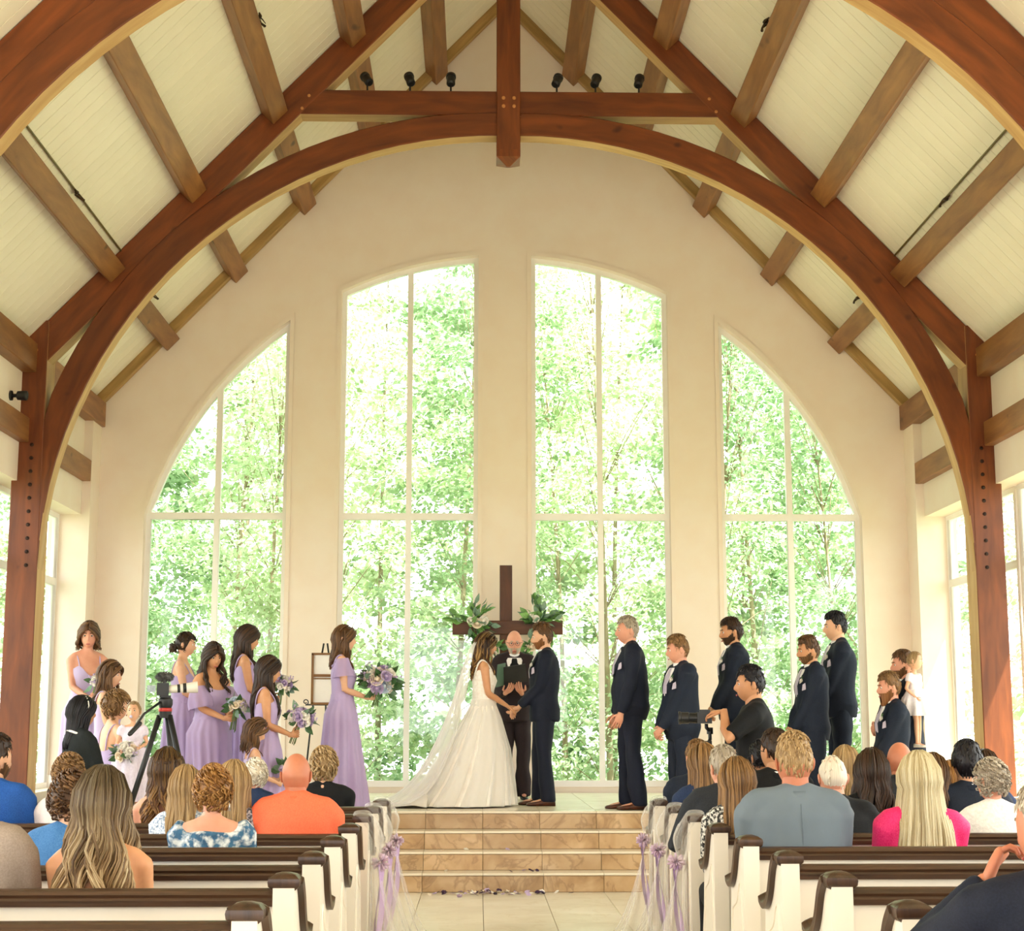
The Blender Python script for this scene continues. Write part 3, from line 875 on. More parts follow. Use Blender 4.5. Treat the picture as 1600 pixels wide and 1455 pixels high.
# ================================================================== people
JOBS = []      # (target object, raw mesh, voxel, smooth iterations, finishing function)
def add_job(obj, mb, voxel, it=3, fin=None):
    JOBS.append((obj, mb, voxel, it, fin))
def run_jobs():
    tmp = []
    for obj, mb, vox, it, fin in JOBS:
        me = mb.mesh('raw')
        bm = bmesh.new(); bm.from_mesh(me); bmesh.ops.recalc_face_normals(bm, faces=bm.faces); bm.to_mesh(me); bm.free()
        o = bpy.data.objects.new('raw', me); COL.objects.link(o)
        m = o.modifiers.new('r', 'REMESH'); m.mode = 'VOXEL'; m.voxel_size = vox
        s = o.modifiers.new('s', 'SMOOTH'); s.factor = 0.5; s.iterations = it
        tmp.append(o)
    dg = bpy.context.evaluated_depsgraph_get()
    for o, (obj, mb, vox, it, fin) in zip(tmp, JOBS):
        me = bpy.data.meshes.new_from_object(o.evaluated_get(dg), depsgraph=dg)
        n = len(me.vertices)
        co = np.empty(n*3, np.float32); me.vertices.foreach_get('co', co); co = co.reshape(-1, 3)
        no = np.empty(n*3, np.float32); me.vertices.foreach_get('normal', no); no = no.reshape(-1, 3)
        old = obj.data
        if fin is not None:
            co2 = fin(co, no)
            if co2 is not None:
                me.vertices.foreach_set('co', co2.astype(np.float32).ravel())
        me.materials.clear()
        for mt in old.materials: me.materials.append(mt)
        if len(old.vertices):          # detailed pieces (head, hands) join the same mesh
            bm = bmesh.new(); bm.from_mesh(me); bm.from_mesh(old); bm.to_mesh(me); bm.free()
        me.polygons.foreach_set('use_smooth', np.ones(len(me.polygons), dtype=bool))
        me.update()
        obj.data = me
        bpy.data.meshes.remove(old)
    for o in tmp:
        d = o.data; bpy.data.objects.remove(o); bpy.data.meshes.remove(d)
    JOBS.clear()

def wrinkle(seed, amp=0.006, f=(9, 9, 14), zmask=None):
    """cloth creases: a few warped waves pushed along the normals"""
    r = np.random.default_rng(seed)
    K = r.normal(0, 1, (6, 3))*np.array(f); ph = r.uniform(0, 6.28, 6); K2 = r.normal(0, 1, (6, 3))*6
    def fn(co, no):
        w = np.zeros(len(co))
        for k, p, k2 in zip(K, ph, K2):
            w += np.sin(co@k + p + 1.3*np.sin(co@k2 + p*2))
        w = w/6**0.5
        return co + no*(amp*w)[:, None]
    return fn

# ---- materials of people
def skin(name, c, c2):
    return pmat('skin_' + name, c, c2, 9, 0.5, 0.0, sss=0.12, spec=0.35)
SKIN = {'fair': skin('fair', '#dca884', '#e6b594'), 'tan': skin('tan', '#c98f66', '#d59d74'), 'pink': skin('pink', '#d6967a', '#e0a488'), 'red': skin('red', '#bb7355', '#c68162'), 'olive': skin('olive', '#b9825c', '#c69069')}
LIPS = pmat('lips', '#b9645c', None, 5, 0.45)
EYEW = pmat('eye_white', '#e9e2da', None, 5, 0.3); EYED = pmat('eye_dark', '#2b1d14', None, 5, 0.25)
def hair_mat(name, cols, rough=0.45, root=1.0):
    """streaked hair: fine lines along each lock, colours from roots to lights"""
    if 'hair_'+name in _M: return _M['hair_'+name]
    g = NT('hair_' + name); P = g.p
    P.inputs['Roughness'].default_value = rough; P.inputs['Specular IOR Level'].default_value = 0.35
    tc = g.node('ShaderNodeTexCoord'); mp = g.node('ShaderNodeMapping'); mp.inputs['Scale'].default_value = (1.2, 55, 1)
    g.link(tc.outputs['UV'], mp.inputs[0])
    nz = g.node('ShaderNodeTexNoise'); nz.inputs['Scale'].default_value = 3.0; nz.inputs['Detail'].default_value = 4; g.link(mp.outputs[0], nz.inputs['Vector'])
    ge = g.node('ShaderNodeNewGeometry'); ad = g.node('ShaderNodeMath', operation='MULTIPLY_ADD'); ad.inputs[1].default_value = 0.42
    sub = g.node('ShaderNodeMath', operation='MULTIPLY_ADD'); sub.inputs[1].default_value = 1.0; sub.inputs[2].default_value = -0.21
    g.link(nz.outputs['Fac'], sub.inputs[0]); g.link(ge.outputs['Random Per Island'], ad.inputs[0]); g.link(sub.outputs[0], ad.inputs[2])
    col = g.ramp(ad.outputs[0], [(0.25 + 0.5*i/(len(cols)-1), lin(c)) for i, c in enumerate(cols)])
    if root < 1:
        sx = g.node('ShaderNodeSeparateXYZ'); g.link(tc.outputs['UV'], sx.inputs[0])
        mr = g.node('ShaderNodeMapRange'); mr.inputs['From Min'].default_value = 0.10; mr.inputs['From Max'].default_value = 0.48; mr.inputs['To Min'].default_value = root
        g.link(sx.outputs[0], mr.inputs['Value'])
        mx = g.node('ShaderNodeMix', data_type='RGBA', blend_type='MULTIPLY'); mx.inputs[0].default_value = 1; g.link(col, mx.inputs[6]); g.link(mr.outputs[0], mx.inputs[7]); col = mx.outputs[2]
    g.link(col, P.inputs['Base Color'])
    b = g.node('ShaderNodeBump'); b.inputs['Strength'].default_value = 0.5; b.inputs['Distance'].default_value = 0.004
    g.link(nz.outputs['Fac'], b.inputs['Height']); g.link(b.outputs[0], P.inputs['Normal'])
    _M['hair_'+name] = g.mat
    return g.mat
HAIR = {
 'blonde': hair_mat('blonde', ['#5a4229', '#8f714b', '#b89b70', '#dcc9a2'], root=0.20),
 'darkbrown': hair_mat('darkbrown', ['#1d110b', '#33200f', '#4a3020']),
 'brown': hair_mat('brown', ['#35220f', '#5a3c22', '#7d5a36']),
 'lightbrown': hair_mat('lightbrown', ['#4e361d', '#7d5b35', '#a98354']),
 'honey': hair_mat('honey', ['#3f2512', '#6d4522', '#9c7038', '#c39a5c'], root=0.28),
 'auburn': hair_mat('auburn', ['#5c3a1c', '#94652f', '#b88a4d']),
 'black': hair_mat('black', ['#0b0a0b', '#16131a', '#241f24']),
 'white': hair_mat('white', ['#b9ab94', '#ddd2be', '#efe8da']),
 'grey': hair_mat('grey', ['#6f6252', '#a59884', '#cabfac']),
 'silverblond': hair_mat('silverblond', ['#8d7a56', '#b7a67e', '#d3c7a4', '#e3dabd']),
 'sandy': hair_mat('sandy', ['#7d6242', '#a5875c', '#c6a97c']),
 'beard': hair_mat('beard', ['#4a2c16', '#7a4c28', '#96643a']),
}
def cloth(name, c1, c2=None, rough=0.8, sc=180, bump=0.1, sheen=0.0, **k):
    return pmat('cloth_' + name, c1, c2 or c1, sc, rough, bump, sheen=sheen, spec=0.25, **k)
NAVY = cloth('navy', '#161d2b', '#1e2636', 0.75)
NAVY2 = cloth('dark_navy', '#141826', '#1a2031', 0.75)
CHAR = cloth('charcoal', '#22252a', '#2b2e34', 0.75)
BLACK = cloth('black', '#0e0f11', '#17181a', 0.8)
BROWNSUIT = cloth('dark_aubergine', '#241a1c', '#2e2224', 0.75)
SHIRTW = cloth('white_shirt', '#eeeaea', '#f6f3f0', 0.8)
LILAC = cloth('lilac', '#b6a2cc', '#beabd2', 0.7, sheen=0.1, sc=2, bump=0.0)
LILAC2 = cloth('lilac_pale', '#bfaed3', '#c8b9da', 0.7, sheen=0.1, sc=2, bump=0.0)
LEATHER = pmat('brown_leather', '#3a1a0e', '#57291553'[:7], 20, 0.3)
BLACKSHOE = pmat('black_leather', '#0d0c0c', '#171414', 20, 0.25)

# ---- head
def head_pts(male, nu=46, nv=36):
    a, b, c = (0.077, 0.099, 0.1175) if male else (0.073, 0.095, 0.113)
    P = np.zeros((nv+1, nu, 3)); TH = np.zeros((nv+1, nu)); PH = np.zeros((nv+1, nu))
    for i in range(nv+1):
        ph = -PI/2*0.985 + PI*0.985*i/nv
        for j in range(nu):
            w = -1 + 2*j/nu
            th = PI*(0.42*w + 0.58*w**3)
            dx, dy, dz = math.sin(th)*math.cos(ph), math.cos(th)*math.cos(ph), math.sin(ph)
            x, y, z = a*dx, b*dy, c*dz
            t = max(0.0, -dz)
            x *= 1 - (0.20 if male else 0.26)*t**1.4
            if dy < 0: y *= 1 - 0.42*t**1.2
            else:
                y += 0.010*t**1.5*dy
                y -= 0.006*dy**4*(1-t)                      # flatter face
                f = dy**3
                y += f*(0.0235 if male else 0.019)*math.exp(-(x/0.0115)**2)*(sm((0.026-z)/0.05)*(1 if z > -0.034 else max(0, 1-(-0.034-z)/0.012)))
                y -= f*0.010*math.exp(-((abs(x)-0.031)/0.015)**2-((z-0.008)/0.011)**2)
                y += f*(0.006 if male else 0.003)*math.exp(-((z-0.027)/0.009)**2)*math.exp(-(x/0.05)**4)
                y += f*0.0055*math.exp(-(x/0.021)**2-((z+0.063)/0.0065)**2)
                y += f*0.0045*math.exp(-(x/0.018)**2-((z+0.075)/0.006)**2)
                y -= f*0.004*math.exp(-(x/0.026)**2-((z+0.069)/0.003)**2)
                y += f*(0.011 if male else 0.008)*math.exp(-(x/0.022)**2-((z+0.102)/0.014)**2)
            P[i, j] = (x, y, z); TH[i, j] = th; PH[i, j] = ph
    return P, TH, PH
_HEADS = {m: head_pts(m) for m in (True, False)}
def head_surface(male, th, ph, off=0.0):
    """smooth head surface without features, for hair; th from the face (0) round to the back (pi)"""
    a, b, c = (0.077, 0.099, 0.1175) if male else (0.073, 0.095, 0.113)
    a += off; b += off; c += off
    dx, dy, dz = math.sin(th)*math.cos(ph), math.cos(th)*math.cos(ph), math.sin(ph)
    x, y, z = a*dx, b*dy, c*dz
    t = max(0.0, -dz)
    x *= 1 - (0.20 if male else 0.26)*t**1.4
    if dy < 0: y *= 1 - 0.42*t**1.2
    return Vector((x, y, z))

class Person:
    def __init__(self, name, pos, H, rz, label, male=True, skin='fair', seated=False, head=(0, 0, 0), hs=1.0, wR=None, wL=None, eR=None, eL=None, lean=0.0,
                 cat='person', group=None, legs=True, build=1.0, hands=None, feet=None, seat_z=0.43, floor_z=0.0, bust=True, voxel=0.013, footrot=0):
        self.male, self.s, self.seated, self.hs = male, H/1.755, seated, hs
        self.seed = abs(hash(label)) % 9973 if False else sum(ord(ch)*(i+1) for i, ch in enumerate(label)) % 9973
        self.root = empty(name, pos, rz, label=label, cat=cat, group=group)
        self.skinm = SKIN[skin]; self.bw = build
        s = self.s
        self.zoff = (seat_z + 0.115*s - 0.93*s) if seated else 0.0
        self.lean = lean
        f = self.T
        sx = (0.185 if male else 0.160)*(0.5+0.5*build)
        self.sh = {1: f(sx, 0.0, 1.415), -1: f(-sx, 0.0, 1.415)}
        dw = (0.24, 0.10, 0.86) if not seated else (0.10, 0.30, 1.02)
        wR = wR or dw; wL = wL or (-dw[0] if wR == dw else -dw[0], dw[1], dw[2])
        self.w = {1: f(*wR), -1: f(*wL)}
        self.e = {}
        L1, L2 = (0.30*s, 0.265*s) if male else (0.285*s, 0.25*s)
        for k, hint in ((1, eR), (-1, eL)):
            a, b = self.sh[k], self.w[k]; d = b - a; D = d.length
            if D > (L1+L2)*0.995:
                b = a + d*((L1+L2)*0.995/D); self.w[k] = b; d = b - a; D = d.length
            pole = Vector(hint) if hint else Vector((k*0.6, -1.0, -0.25))
            x = (L1*L1 - L2*L2 + D*D)/(2*D); h = math.sqrt(max(0.0, L1*L1 - x*x))
            dn = d.normalized(); pv = pole - dn*pole.dot(dn); pv.normalize()
            self.e[k] = a + dn*x + pv*h
        self.neck = f(0, 0.0 if male else -0.005, 1.47)
        self.hc = f(0, 0.018, 1.618 if hs == 1 else 1.44 + 0.178*hs) + Vector((0, 0, 0))
        self.HM = Matrix.Translation(self.hc) @ Euler((math.radians(-head[1]), math.radians(head[2]), math.radians(head[0])), 'ZYX' if False else 'XYZ').to_matrix().to_4x4() @ Matrix.Scale(s*hs*1.05, 4)
        # body
        body = MB()
        self.torso(body, 0.0, 0.80, 1.47)
        nk = 0.063 if male else 0.049
        body.tube([f(0, -0.012, 1.42), f(0, -0.008, 1.47), f(0, 0.0, 1.53), self.HM @ Vector((0, -0.012, -0.02))], [nk*1.25*s, nk*1.04*s, nk*0.98*s, nk*0.98*s], 12, round_end=True)
        af = 1.0 if male else 0.80
        af *= 0.6 + 0.4*build
        self.af = af
        for k in (1, -1):
            self.arm(body, k, 0.0, 2.0)
        self.hip = {k: f(k*0.085, 0, 0.92) for k in (1, -1)}
        if seated:
            z = self.hip[1].z; seatz = 0.0
            self.knee = {k: Vector((k*0.11*s, 0.43*s, z + 0.02)) for k in (1, -1)}
            self.ank = {k: Vector((k*0.11*s, 0.43*s, max(floor_z + 0.06, z + 0.02 - 0.43*s))) for k in (1, -1)}
        else:
            fx = feet or ((0.10, 0.0), (-0.10, 0.0))
            self.ank = {1: Vector((fx[0][0]*s, fx[0][1]*s, 0.08*s)), -1: Vector((fx[1][0]*s, fx[1][1]*s, 0.08*s))}
            self.knee = {k: (self.hip[k]+self.ank[k])/2 + Vector((0, 0.02*s, 0.02*s)) for k in (1, -1)}
        if legs:
            for k in (1, -1):
                body.tube([self.hip[k], (self.hip[k]*0.6+self.knee[k]*0.4), self.knee[k], self.knee[k]*0.65+self.ank[k]*0.35, self.ank[k]],
                          [0.083*s, 0.073*s, 0.053*s, 0.052*s, 0.036*s], 10, round_end=True)
                a = self.ank[k]; body.tube([a + Vector((0, -0.045, -0.03))*s, a + Vector((0, 0.05, -0.04))*s, a + Vector((0, 0.15, -0.055))*s], [0.035*s, 0.034*s, 0.024*s], 8, round_end=True)
        det = MB()
        self.head_into(det)
        hands = hands or {}
        for k in (1, -1): self.hand_into(det, k, **hands.get(k, {}))
        self.body = det.build('body', self.skinm, self.root, smooth=3)
        add_job(self.body, body, voxel*max(0.7, s), 3)
        self.nface = False
    # local point in person space from reference (H = 1.78) coordinates, with lean and seat offset
    def T(self, x, y, z):
        s = self.s
        lz = max(0.0, z - 0.93)
        return Vector((x*s, (y + self.lean*lz)*s, z*s + self.zoff))
    def sections(self):
        b = self.bw
        if self.male:
            S = [(0.80, 0.125, 0.105, 0.0), (0.92, 0.172*b, 0.122*b, -0.005), (1.05, 0.160*b, 0.113*b*b, 0.005*b), (1.18, 0.168*b, 0.120*b, 0.0), (1.30, 0.183*(0.5+0.5*b), 0.128, 0.0), (1.38, 0.190*(0.5+0.5*b), 0.110, -0.01), (1.435, 0.165, 0.085, -0.012), (1.47, 0.085, 0.068, -0.012)]
        else:
            S = [(0.80, 0.135, 0.115, 0.0), (0.92, 0.170*b, 0.125*b, -0.008), (1.00, 0.150*b, 0.110*b, 0.0), (1.08, 0.126*b, 0.093*b, 0.004), (1.17, 0.134*b, 0.098, 0.006), (1.26, 0.146*(0.5+0.5*b), 0.117, 0.016), (1.33, 0.152, 0.100, 0.004), (1.39, 0.156, 0.082, -0.008), (1.435, 0.125, 0.066, -0.012), (1.47, 0.060, 0.053, -0.010)]
        return S
    def sec_at(self, z):
        S = self.sections()
        if z <= S[0][0]: return S[0][1:]
        for p, q in zip(S[:-1], S[1:]):
            if z <= q[0]:
                t = (z-p[0])/(q[0]-p[0])
                return tuple(p[i]+(q[i]-p[i])*t for i in (1, 2, 3))
        return S[-1][1:]
    def surf(self, ang, z, off):
        """point on the torso; ang 0 = front, +pi/2 = person's right"""
        rx, ry, cy = self.sec_at(z)
        ca, sa = math.cos(ang), math.sin(ang)
        e = 0.86
        return self.T((rx+off)*math.copysign(abs(sa)**e, sa), cy + (ry+off)*math.copysign(abs(ca)**e, ca), z)
    def torso(self, mb, off, z0, z1, n=20, flare=0.0):
        rings = []
        zs = [z0 + (z1-z0)*i/16 for i in range(17)]
        for z in zs:
            o = off + flare*max(0, (0.98-z))
            rings.append([self.surf(2*PI*j/n, z, o) for j in range(n)])
        mb.loft(rings, True, True)
        if z1 > 1.44:
            s = self.s; m = 1.0 if self.male else 0.74
            for k in (1, -1):
                a = self.sh[k]
                mb.tube([self.T(k*0.02, -0.022, 1.475), self.T(k*0.075, -0.016, 1.448), a + Vector((-k*0.03, -0.006, 0.004))*s], [(0.046*m+off)*s, (0.048*m+off)*s, (0.056*m+off*1.2)*s], 10, round_end=True)
    def arm(self, mb, k, off, frac, cuff=0.0):
        """arm tube; frac 1 = to the elbow, 2 = to the wrist"""
        s, af = self.s, self.af
        a, e, w = self.sh[k], self.e[k], self.w[k]
        pts = [a + Vector((-k*0.035*s, 0, 0.0)), a + (e-a)*0.10, a + (e-a)*0.5, e, e + (w-e)*0.35, w]
        rad = [0.058*af, 0.060*af, 0.050*af, 0.041*af, 0.042*af, 0.028*af]
        par = [0, 0.1, 0.5, 1.0, 1.35, 2.0]
        P, R = [], []
        for i in range(len(pts)):
            if par[i] <= frac + 1e-6: P.append(pts[i]); R.append(rad[i])
            else:
                t = (frac-par[i-1])/(par[i]-par[i-1])
                if t > 0.02:
                    P.append(pts[i-1] + (pts[i]-pts[i-1])*t); R.append(rad[i-1] + (rad[i]-rad[i-1])*t)
                break
        R = [(r + off + cuff*(par[min(i, 5)]/2))*s for i, r in enumerate(R)]
        mb.tube(P, R, 10, round_end=(off == 0.0))
    def head_into(self, mb):
        P, TH, PH = _HEADS[self.male]
        rings = [[self.HM @ Vector(p) for p in row] for row in P]
        mb.loft(rings, True, True)
        for k in (1, -1):
            M = Euler((0.15, k*0.12, k*0.35)).to_matrix()
            mb.ball(self.HM @ Vector((k*0.0775, -0.012, -0.006)), (0.008*self.s*self.hs, 0.019*self.s*self.hs, 0.032*self.s*self.hs), 8, 6, M=self.HM.to_3x3().normalized() @ M)
    def hand_into(self, mb, k, dir=None, palm=None, curl=0.5, spread=0.12, thumb=0.5):
        s = self.s*(1.0 if self.male else 0.9)*(1.0 if self.hs == 1 else 0.85)
        w = self.w[k]; d = Vector(dir) if dir else (self.w[k]-self.e[k]); d.normalize()
        n = Vector(palm) if palm else Vector((-k, 0, 0)); n = n - d*n.dot(d)
        n = n.normalized() if n.length > 1e-4 else Vector((0, 0, -1))
        x = d.cross(n); x.normalize()          # across the palm
        tside = x if x.dot(Vector((0, 1, 0.3))) > 0 else -x    # thumb side: forward / up
        rings = []
        for t, wd, th in ((-0.02, 0.024, 0.020), (0.02, 0.030, 0.017), (0.06, 0.040, 0.016), (0.09, 0.039, 0.013), (0.10, 0.03, 0.008)):
            c = w + d*(t*s)
            rings.append([c + x*(math.cos(2*PI*j/10)*wd*s) + n*(math.sin(2*PI*j/10)*th*s) for j in range(10)])
        mb.loft(rings, True, True)
        for i, (off, ln, r) in enumerate(((0.029, 0.070, 0.0088), (0.010, 0.080, 0.0090), (-0.010, 0.074, 0.0086), (-0.028, 0.058, 0.0078))):
            p = w + d*(0.088*s) + tside*(off*s); dd = (d + tside*((1.5-i)*spread*0.4)).normalized()
            pts = [p]; ang = 0.0
            for seg, fr in ((0, 0.45), (1, 0.32), (2, 0.23)):
                ang += curl*(0.75 if seg == 0 else 0.85)
                v = dd*math.cos(ang) + n*math.sin(ang)
                pts.append(pts[-1] + v*(ln*fr*s))
            mb.tube(pts, [r*s*1.05, r*s, r*s*0.92, r*s*0.75], 6, round_end=True)
        p = w + d*(0.030*s) + tside*(0.030*s)
        v1 = (d*0.62 + tside*0.7 + n*0.25*thumb).normalized(); v2 = (d*0.85 + tside*0.25 + n*0.6*thumb).normalized()
        mb.tube([p - tside*0.01*s, p + v1*0.035*s, p + v1*0.035*s + v2*0.032*s, p + v1*0.035*s + v2*0.055*s], [0.012*s, 0.0105*s, 0.0095*s, 0.007*s], 6, round_end=True)
    def face(self, brow='darkbrown', lips=True, eyes=True):
        for k in (1, -1):
            if eyes:
                mb = MB(); c = Vector((k*0.030, 0.0745 if self.male else 0.0705, 0.006)); r = 0.0125
                b0 = len(mb.f); mb.ball(self.HM @ c, r*self.s*self.hs, 10, 8)
                fwd = self.HM.to_3x3() @ Vector((0, 1, 0)); fwd.normalize()
                for i in range(b0, len(mb.f)):
                    ctr = sum((Vector(mb.v[q]) for q in mb.f[i]), Vector())/len(mb.f[i])
                    if (ctr - self.HM @ c).normalized().dot(fwd) > 0.78: mb.m[i] = 1
                mb.build('eye', [EYEW, EYED], self.root, smooth=3)
            mb = MB(); pts = [self.HM @ Vector((k*x, y, z)) for x, y, z in ((0.014, 0.0935, 0.026), (0.028, 0.0905, 0.031), (0.042, 0.081, 0.028))]
            mb.tube(pts, [0.0042*self.s, 0.0048*self.s, 0.002*self.s], 6, flat=0.8); mb.build('eyebrow', HAIR[brow], self.root, smooth=3)
        if lips:
            mb = MB(); yy = 0.101 if self.male else 0.096
            pts = [self.HM @ Vector((x, yy - 9*x*x - 0.004, -0.069)) for x in (-0.020, -0.01, 0, 0.01, 0.020)]
            mb.tube(pts, [0.002*self.s, 0.0062*self.s, 0.0068*self.s, 0.0062*self.s, 0.002*self.s], 6, flat=0.7, side=self.HM.to_3x3() @ Vector((0, 0, 1))); mb.build('lips', LIPS, self.root, smooth=3)
    def glasses(self, mat):
        mb = MB()
        for k in (1, -1):
            ring = [self.HM @ Vector((k*0.032 + 0.021*math.cos(t), 0.105 - 0.25*abs(k*0.032+0.021*math.cos(t))**1.3*1.2, 0.004 + 0.017*math.sin(t))) for t in np.linspace(0, 2*PI, 15)]
            mb.tube(ring, 0.0022*self.s, 5)
            mb.tube([self.HM @ Vector((k*0.053, 0.085, 0.01)), self.HM @ Vector((k*0.077, 0.04, 0.008)), self.HM @ Vector((k*0.080, -0.01, 0.002))], 0.0022*self.s, 5)
        mb.tube([self.HM @ Vector((-0.011, 0.104, 0.006)), self.HM @ Vector((0, 0.107, 0.01)), self.HM @ Vector((0.011, 0.104, 0.006))], 0.002*self.s, 5)
        mb.build('glasses', mat, self.root, smooth=3)
    # ---- hair
    def hair_shell(self, mb, hairline, thick, noise=0.0, nu=40, nv=26):
        """cap of hair; hairline(th) gives the lowest latitude, thick(th, ph) the depth"""
        rng = random.Random(self.seed); ph0 = [rng.random()*6 for _ in range(4)]
        rings = []
        for i in range(nv+1):
            ring = []
            for j in range(nu):
                th = -PI + 2*PI*j/nu
                lo = hairline(abs(th)); t = i/nv
                ph = lo + (PI/2*0.985 - lo)*t
                tk = thick(abs(th), ph)*sm(min(1, t*5)+0.08)
                if noise: tk += noise*sm(t*4)*(math.sin(9*th+ph0[0]+3*math.sin(4*ph)) + math.sin(15*th+7*ph+ph0[1])*0.6)*0.5
                ring.append(self.HM @ head_surface(self.male, th, ph, tk - 0.002))
            rings.append(ring)
        us = [i*0.2/nv for i in range(nv+1)]
        mb.loft(rings, True, True, us=us, vscale=0.5)
    def short_hair(self, col, thick=0.014, top=0.022, back=-0.55, front=0.62, tufts=320, tl=0.035, name='hair', fade=0.5, sweep=0.0):
        def hl(t):
            if t < 0.9: return front
            if t < 1.35: return front + (0.15-front)*sm((t-0.9)/0.45)
            if t < 1.75: return 0.15 + (-0.05-0.15)*sm((t-1.35)/0.4)
            return -0.05 + (back+0.05)*sm((t-1.75)/0.6)
        def tk(t, p): return thick*(fade + (1-fade)*sm((p+0.2)/0.7)) + (top-thick)*sm((p-0.5)/0.6)
        mb = MB(); self.hair_shell(mb, hl, tk, 0.003)
        rng = random.Random(self.seed+5)
        for _ in range(tufts):
            th = rng.uniform(-PI, PI); lo = hl(abs(th))
            ph = lo + (PI/2-lo)*rng.random()**0.8
            r = tk(abs(th), ph)
            p = head_surface(self.male, th, ph, r-0.004)
            dph = rng.uniform(0.12, 0.34); dth = rng.uniform(-0.12, 0.12) + sweep
            if ph > 0.9: q = head_surface(self.male, th+dth*2, ph-dph*0.8, r+0.003); 
            else: q = head_surface(self.male, th+dth, ph-dph, tk(abs(th), max(lo, ph-dph))*0.8)
            m = (p+q)/2*1.02 + Vector((0, 0, 0.002))
            w = rng.uniform(0.0028, 0.0058)*self.s
            mb.tube([self.HM @ p, self.HM @ m, self.HM @ q], [w, w*0.9, w*0.15], 5)
        return mb.build(name, HAIR[col], self.root, smooth=3)
    def long_hair(self, col, length=0.40, wave=0.02, freq=14.0, locks=90, lock_r=0.013, side=1.15, spread=0.0, half_up=False, back_off=0.0, part=0.0, front_drop=True, top=0.016, taper=0.35, name='hair', front_len=1.0, tight=0.0, rnd_len=0.25):
        """cap plus locks that follow the skull, then hang behind the shoulders"""
        s = self.s
        def hl(t):
            if t < 0.75: return 0.70
            return 0.70 + (-0.75-0.70)*sm((t-0.75)/0.75)
        mb = MB(); self.hair_shell(mb, hl, lambda t, p: top, 0.002)
        rng = random.Random(self.seed+11)
        inv = self.HM.inverted()
        for i in range(locks):
            th = side + (PI-side)*((i//2+rng.random())/(locks/2)); th *= (1 if i % 2 else -1)
            layer = rng.random(); off = top + 0.001 + 0.012*layer
            # start on the parting line, sweep over the skull to the side or back
            m = sm((abs(th)-side)/(PI-side)); g0 = 0.55 + 1.35*m*rng.uniform(0.75, 1.0)
            d0 = Vector((0.10*(1 if th > 0 else -1)*rng.random() + part, math.cos(g0), math.sin(g0))).normalized()
            d1 = Vector((math.sin(th)*math.cos(-0.25), math.cos(th)*math.cos(-0.25), math.sin(-0.25)))
            if half_up and rng.random() < 0.5:
                d0 = Vector((math.sin(th)*0.8, math.cos(th)*0.8, 0.55)).normalized()
            pts = []
            for k in range(6):
                d = d0.lerp(d1, k/5)
                if d.length < 0.2: d = Vector((d.x, d.y, 0.6))
                d.normalize()
                pts.append(self.HM @ head_surface(self.male, math.atan2(d.x, d.y), math.asin(max(-1, min(1, d.z))), off))
            L = length*s*(1 - rnd_len*rng.random())*(front_len if abs(th) < 1.7 else 1.0)
            p0 = pts[-1]; phs = 4.5*th + rng.random()*1.3; n = max(6, int(L/0.035))
            hx = p0.x - self.hc.x
            for k in range(1, n+1):
                t = k/n; z = p0.z - L*t
                # stay outside neck and back
                zz = (z - self.zoff)/s
                rx, ry, cy = self.sec_at(min(1.47, max(0.8, zz)))
                y = p0.y + (-0.02 if abs(th) > 1.9 else 0.01)*t
                x = p0.x*(1 + (spread - tight)*t) 
                zt = max(0.0, min(1.0, (1.50-zz)/0.10))
                if abs(th) > 1.75:
                    lim = self.T(0, cy - ry*math.sqrt(max(0.05, 1-min(0.95, (x/s/(rx+0.02))**2))) - 0.012 - 0.02*layer, zz).y
                    y = min(y, y + (lim - y)*zt) if lim < y else y
                    y -= back_off*t
                else:
                    lim = self.T(0, cy + ry*math.sqrt(max(0.05, 1-min(0.95, (x/s/(rx+0.02))**2))) + 0.010 + 0.015*layer, zz).y
                    if front_drop: y = max(y, y + (lim - y)*zt)
                    else: y = p0.y - 0.03*t
                amp = wave*s*min(1, t*2.5)
                x += amp*math.sin(phs + freq*L/s*t*2); y += amp*0.6*math.cos(phs*1.7 + freq*L/s*t*2)
                pts.append(Vector((x, y, z)))
            N = len(pts); r0 = lock_r*s*rng.uniform(0.75, 1.25)
            rad = [r0*(0.7 + 0.3*min(1, q/4)) if q/N < 0.7 else r0*(1-(q/N-0.7)/0.3*(1-taper*0.3)) for q in range(N)]
            mb.tube(pts, rad, 6, flat=0.6)
        return mb.build(name, HAIR[col], self.root, smooth=3)
    def curls(self, col, n=240, r=0.0085, vol=0.03, low=-0.5, name='hair', front=0.55, length=0.05):
        """short full hair made of many small curved locks over a cap"""
        def hl(t): return front + (low-front)*sm((t-0.8)/0.8)
        mb = MB(); self.hair_shell(mb, hl, lambda t, p: vol*0.75, 0.004)
        rng = random.Random(self.seed+3)
        for _ in range(n):
            th = rng.uniform(-PI, PI); lo = hl(abs(th)); ph = lo + (PI/2-lo)*rng.random()
            a = head_surface(self.male, th, ph, vol*0.6); L = length/0.1
            d = rng.uniform(-0.35, 0.35); w0 = rng.uniform(0.6, 1.15)
            q = [head_surface(self.male, th + d*t*L + 0.15*math.sin(4*t+ph), ph - 0.42*t*L, vol*(0.75+0.4*w0*math.sin(PI*t)) + 0.003) for t in (0, 0.33, 0.66, 1.0)]
            w = r*self.s*rng.uniform(0.6, 1.1)
            mb.tube([self.HM @ p for p in q], [w*0.7, w, w*0.9, w*0.25], 6, flat=0.65)
        return mb.build(name, HAIR[col], self.root, smooth=3)
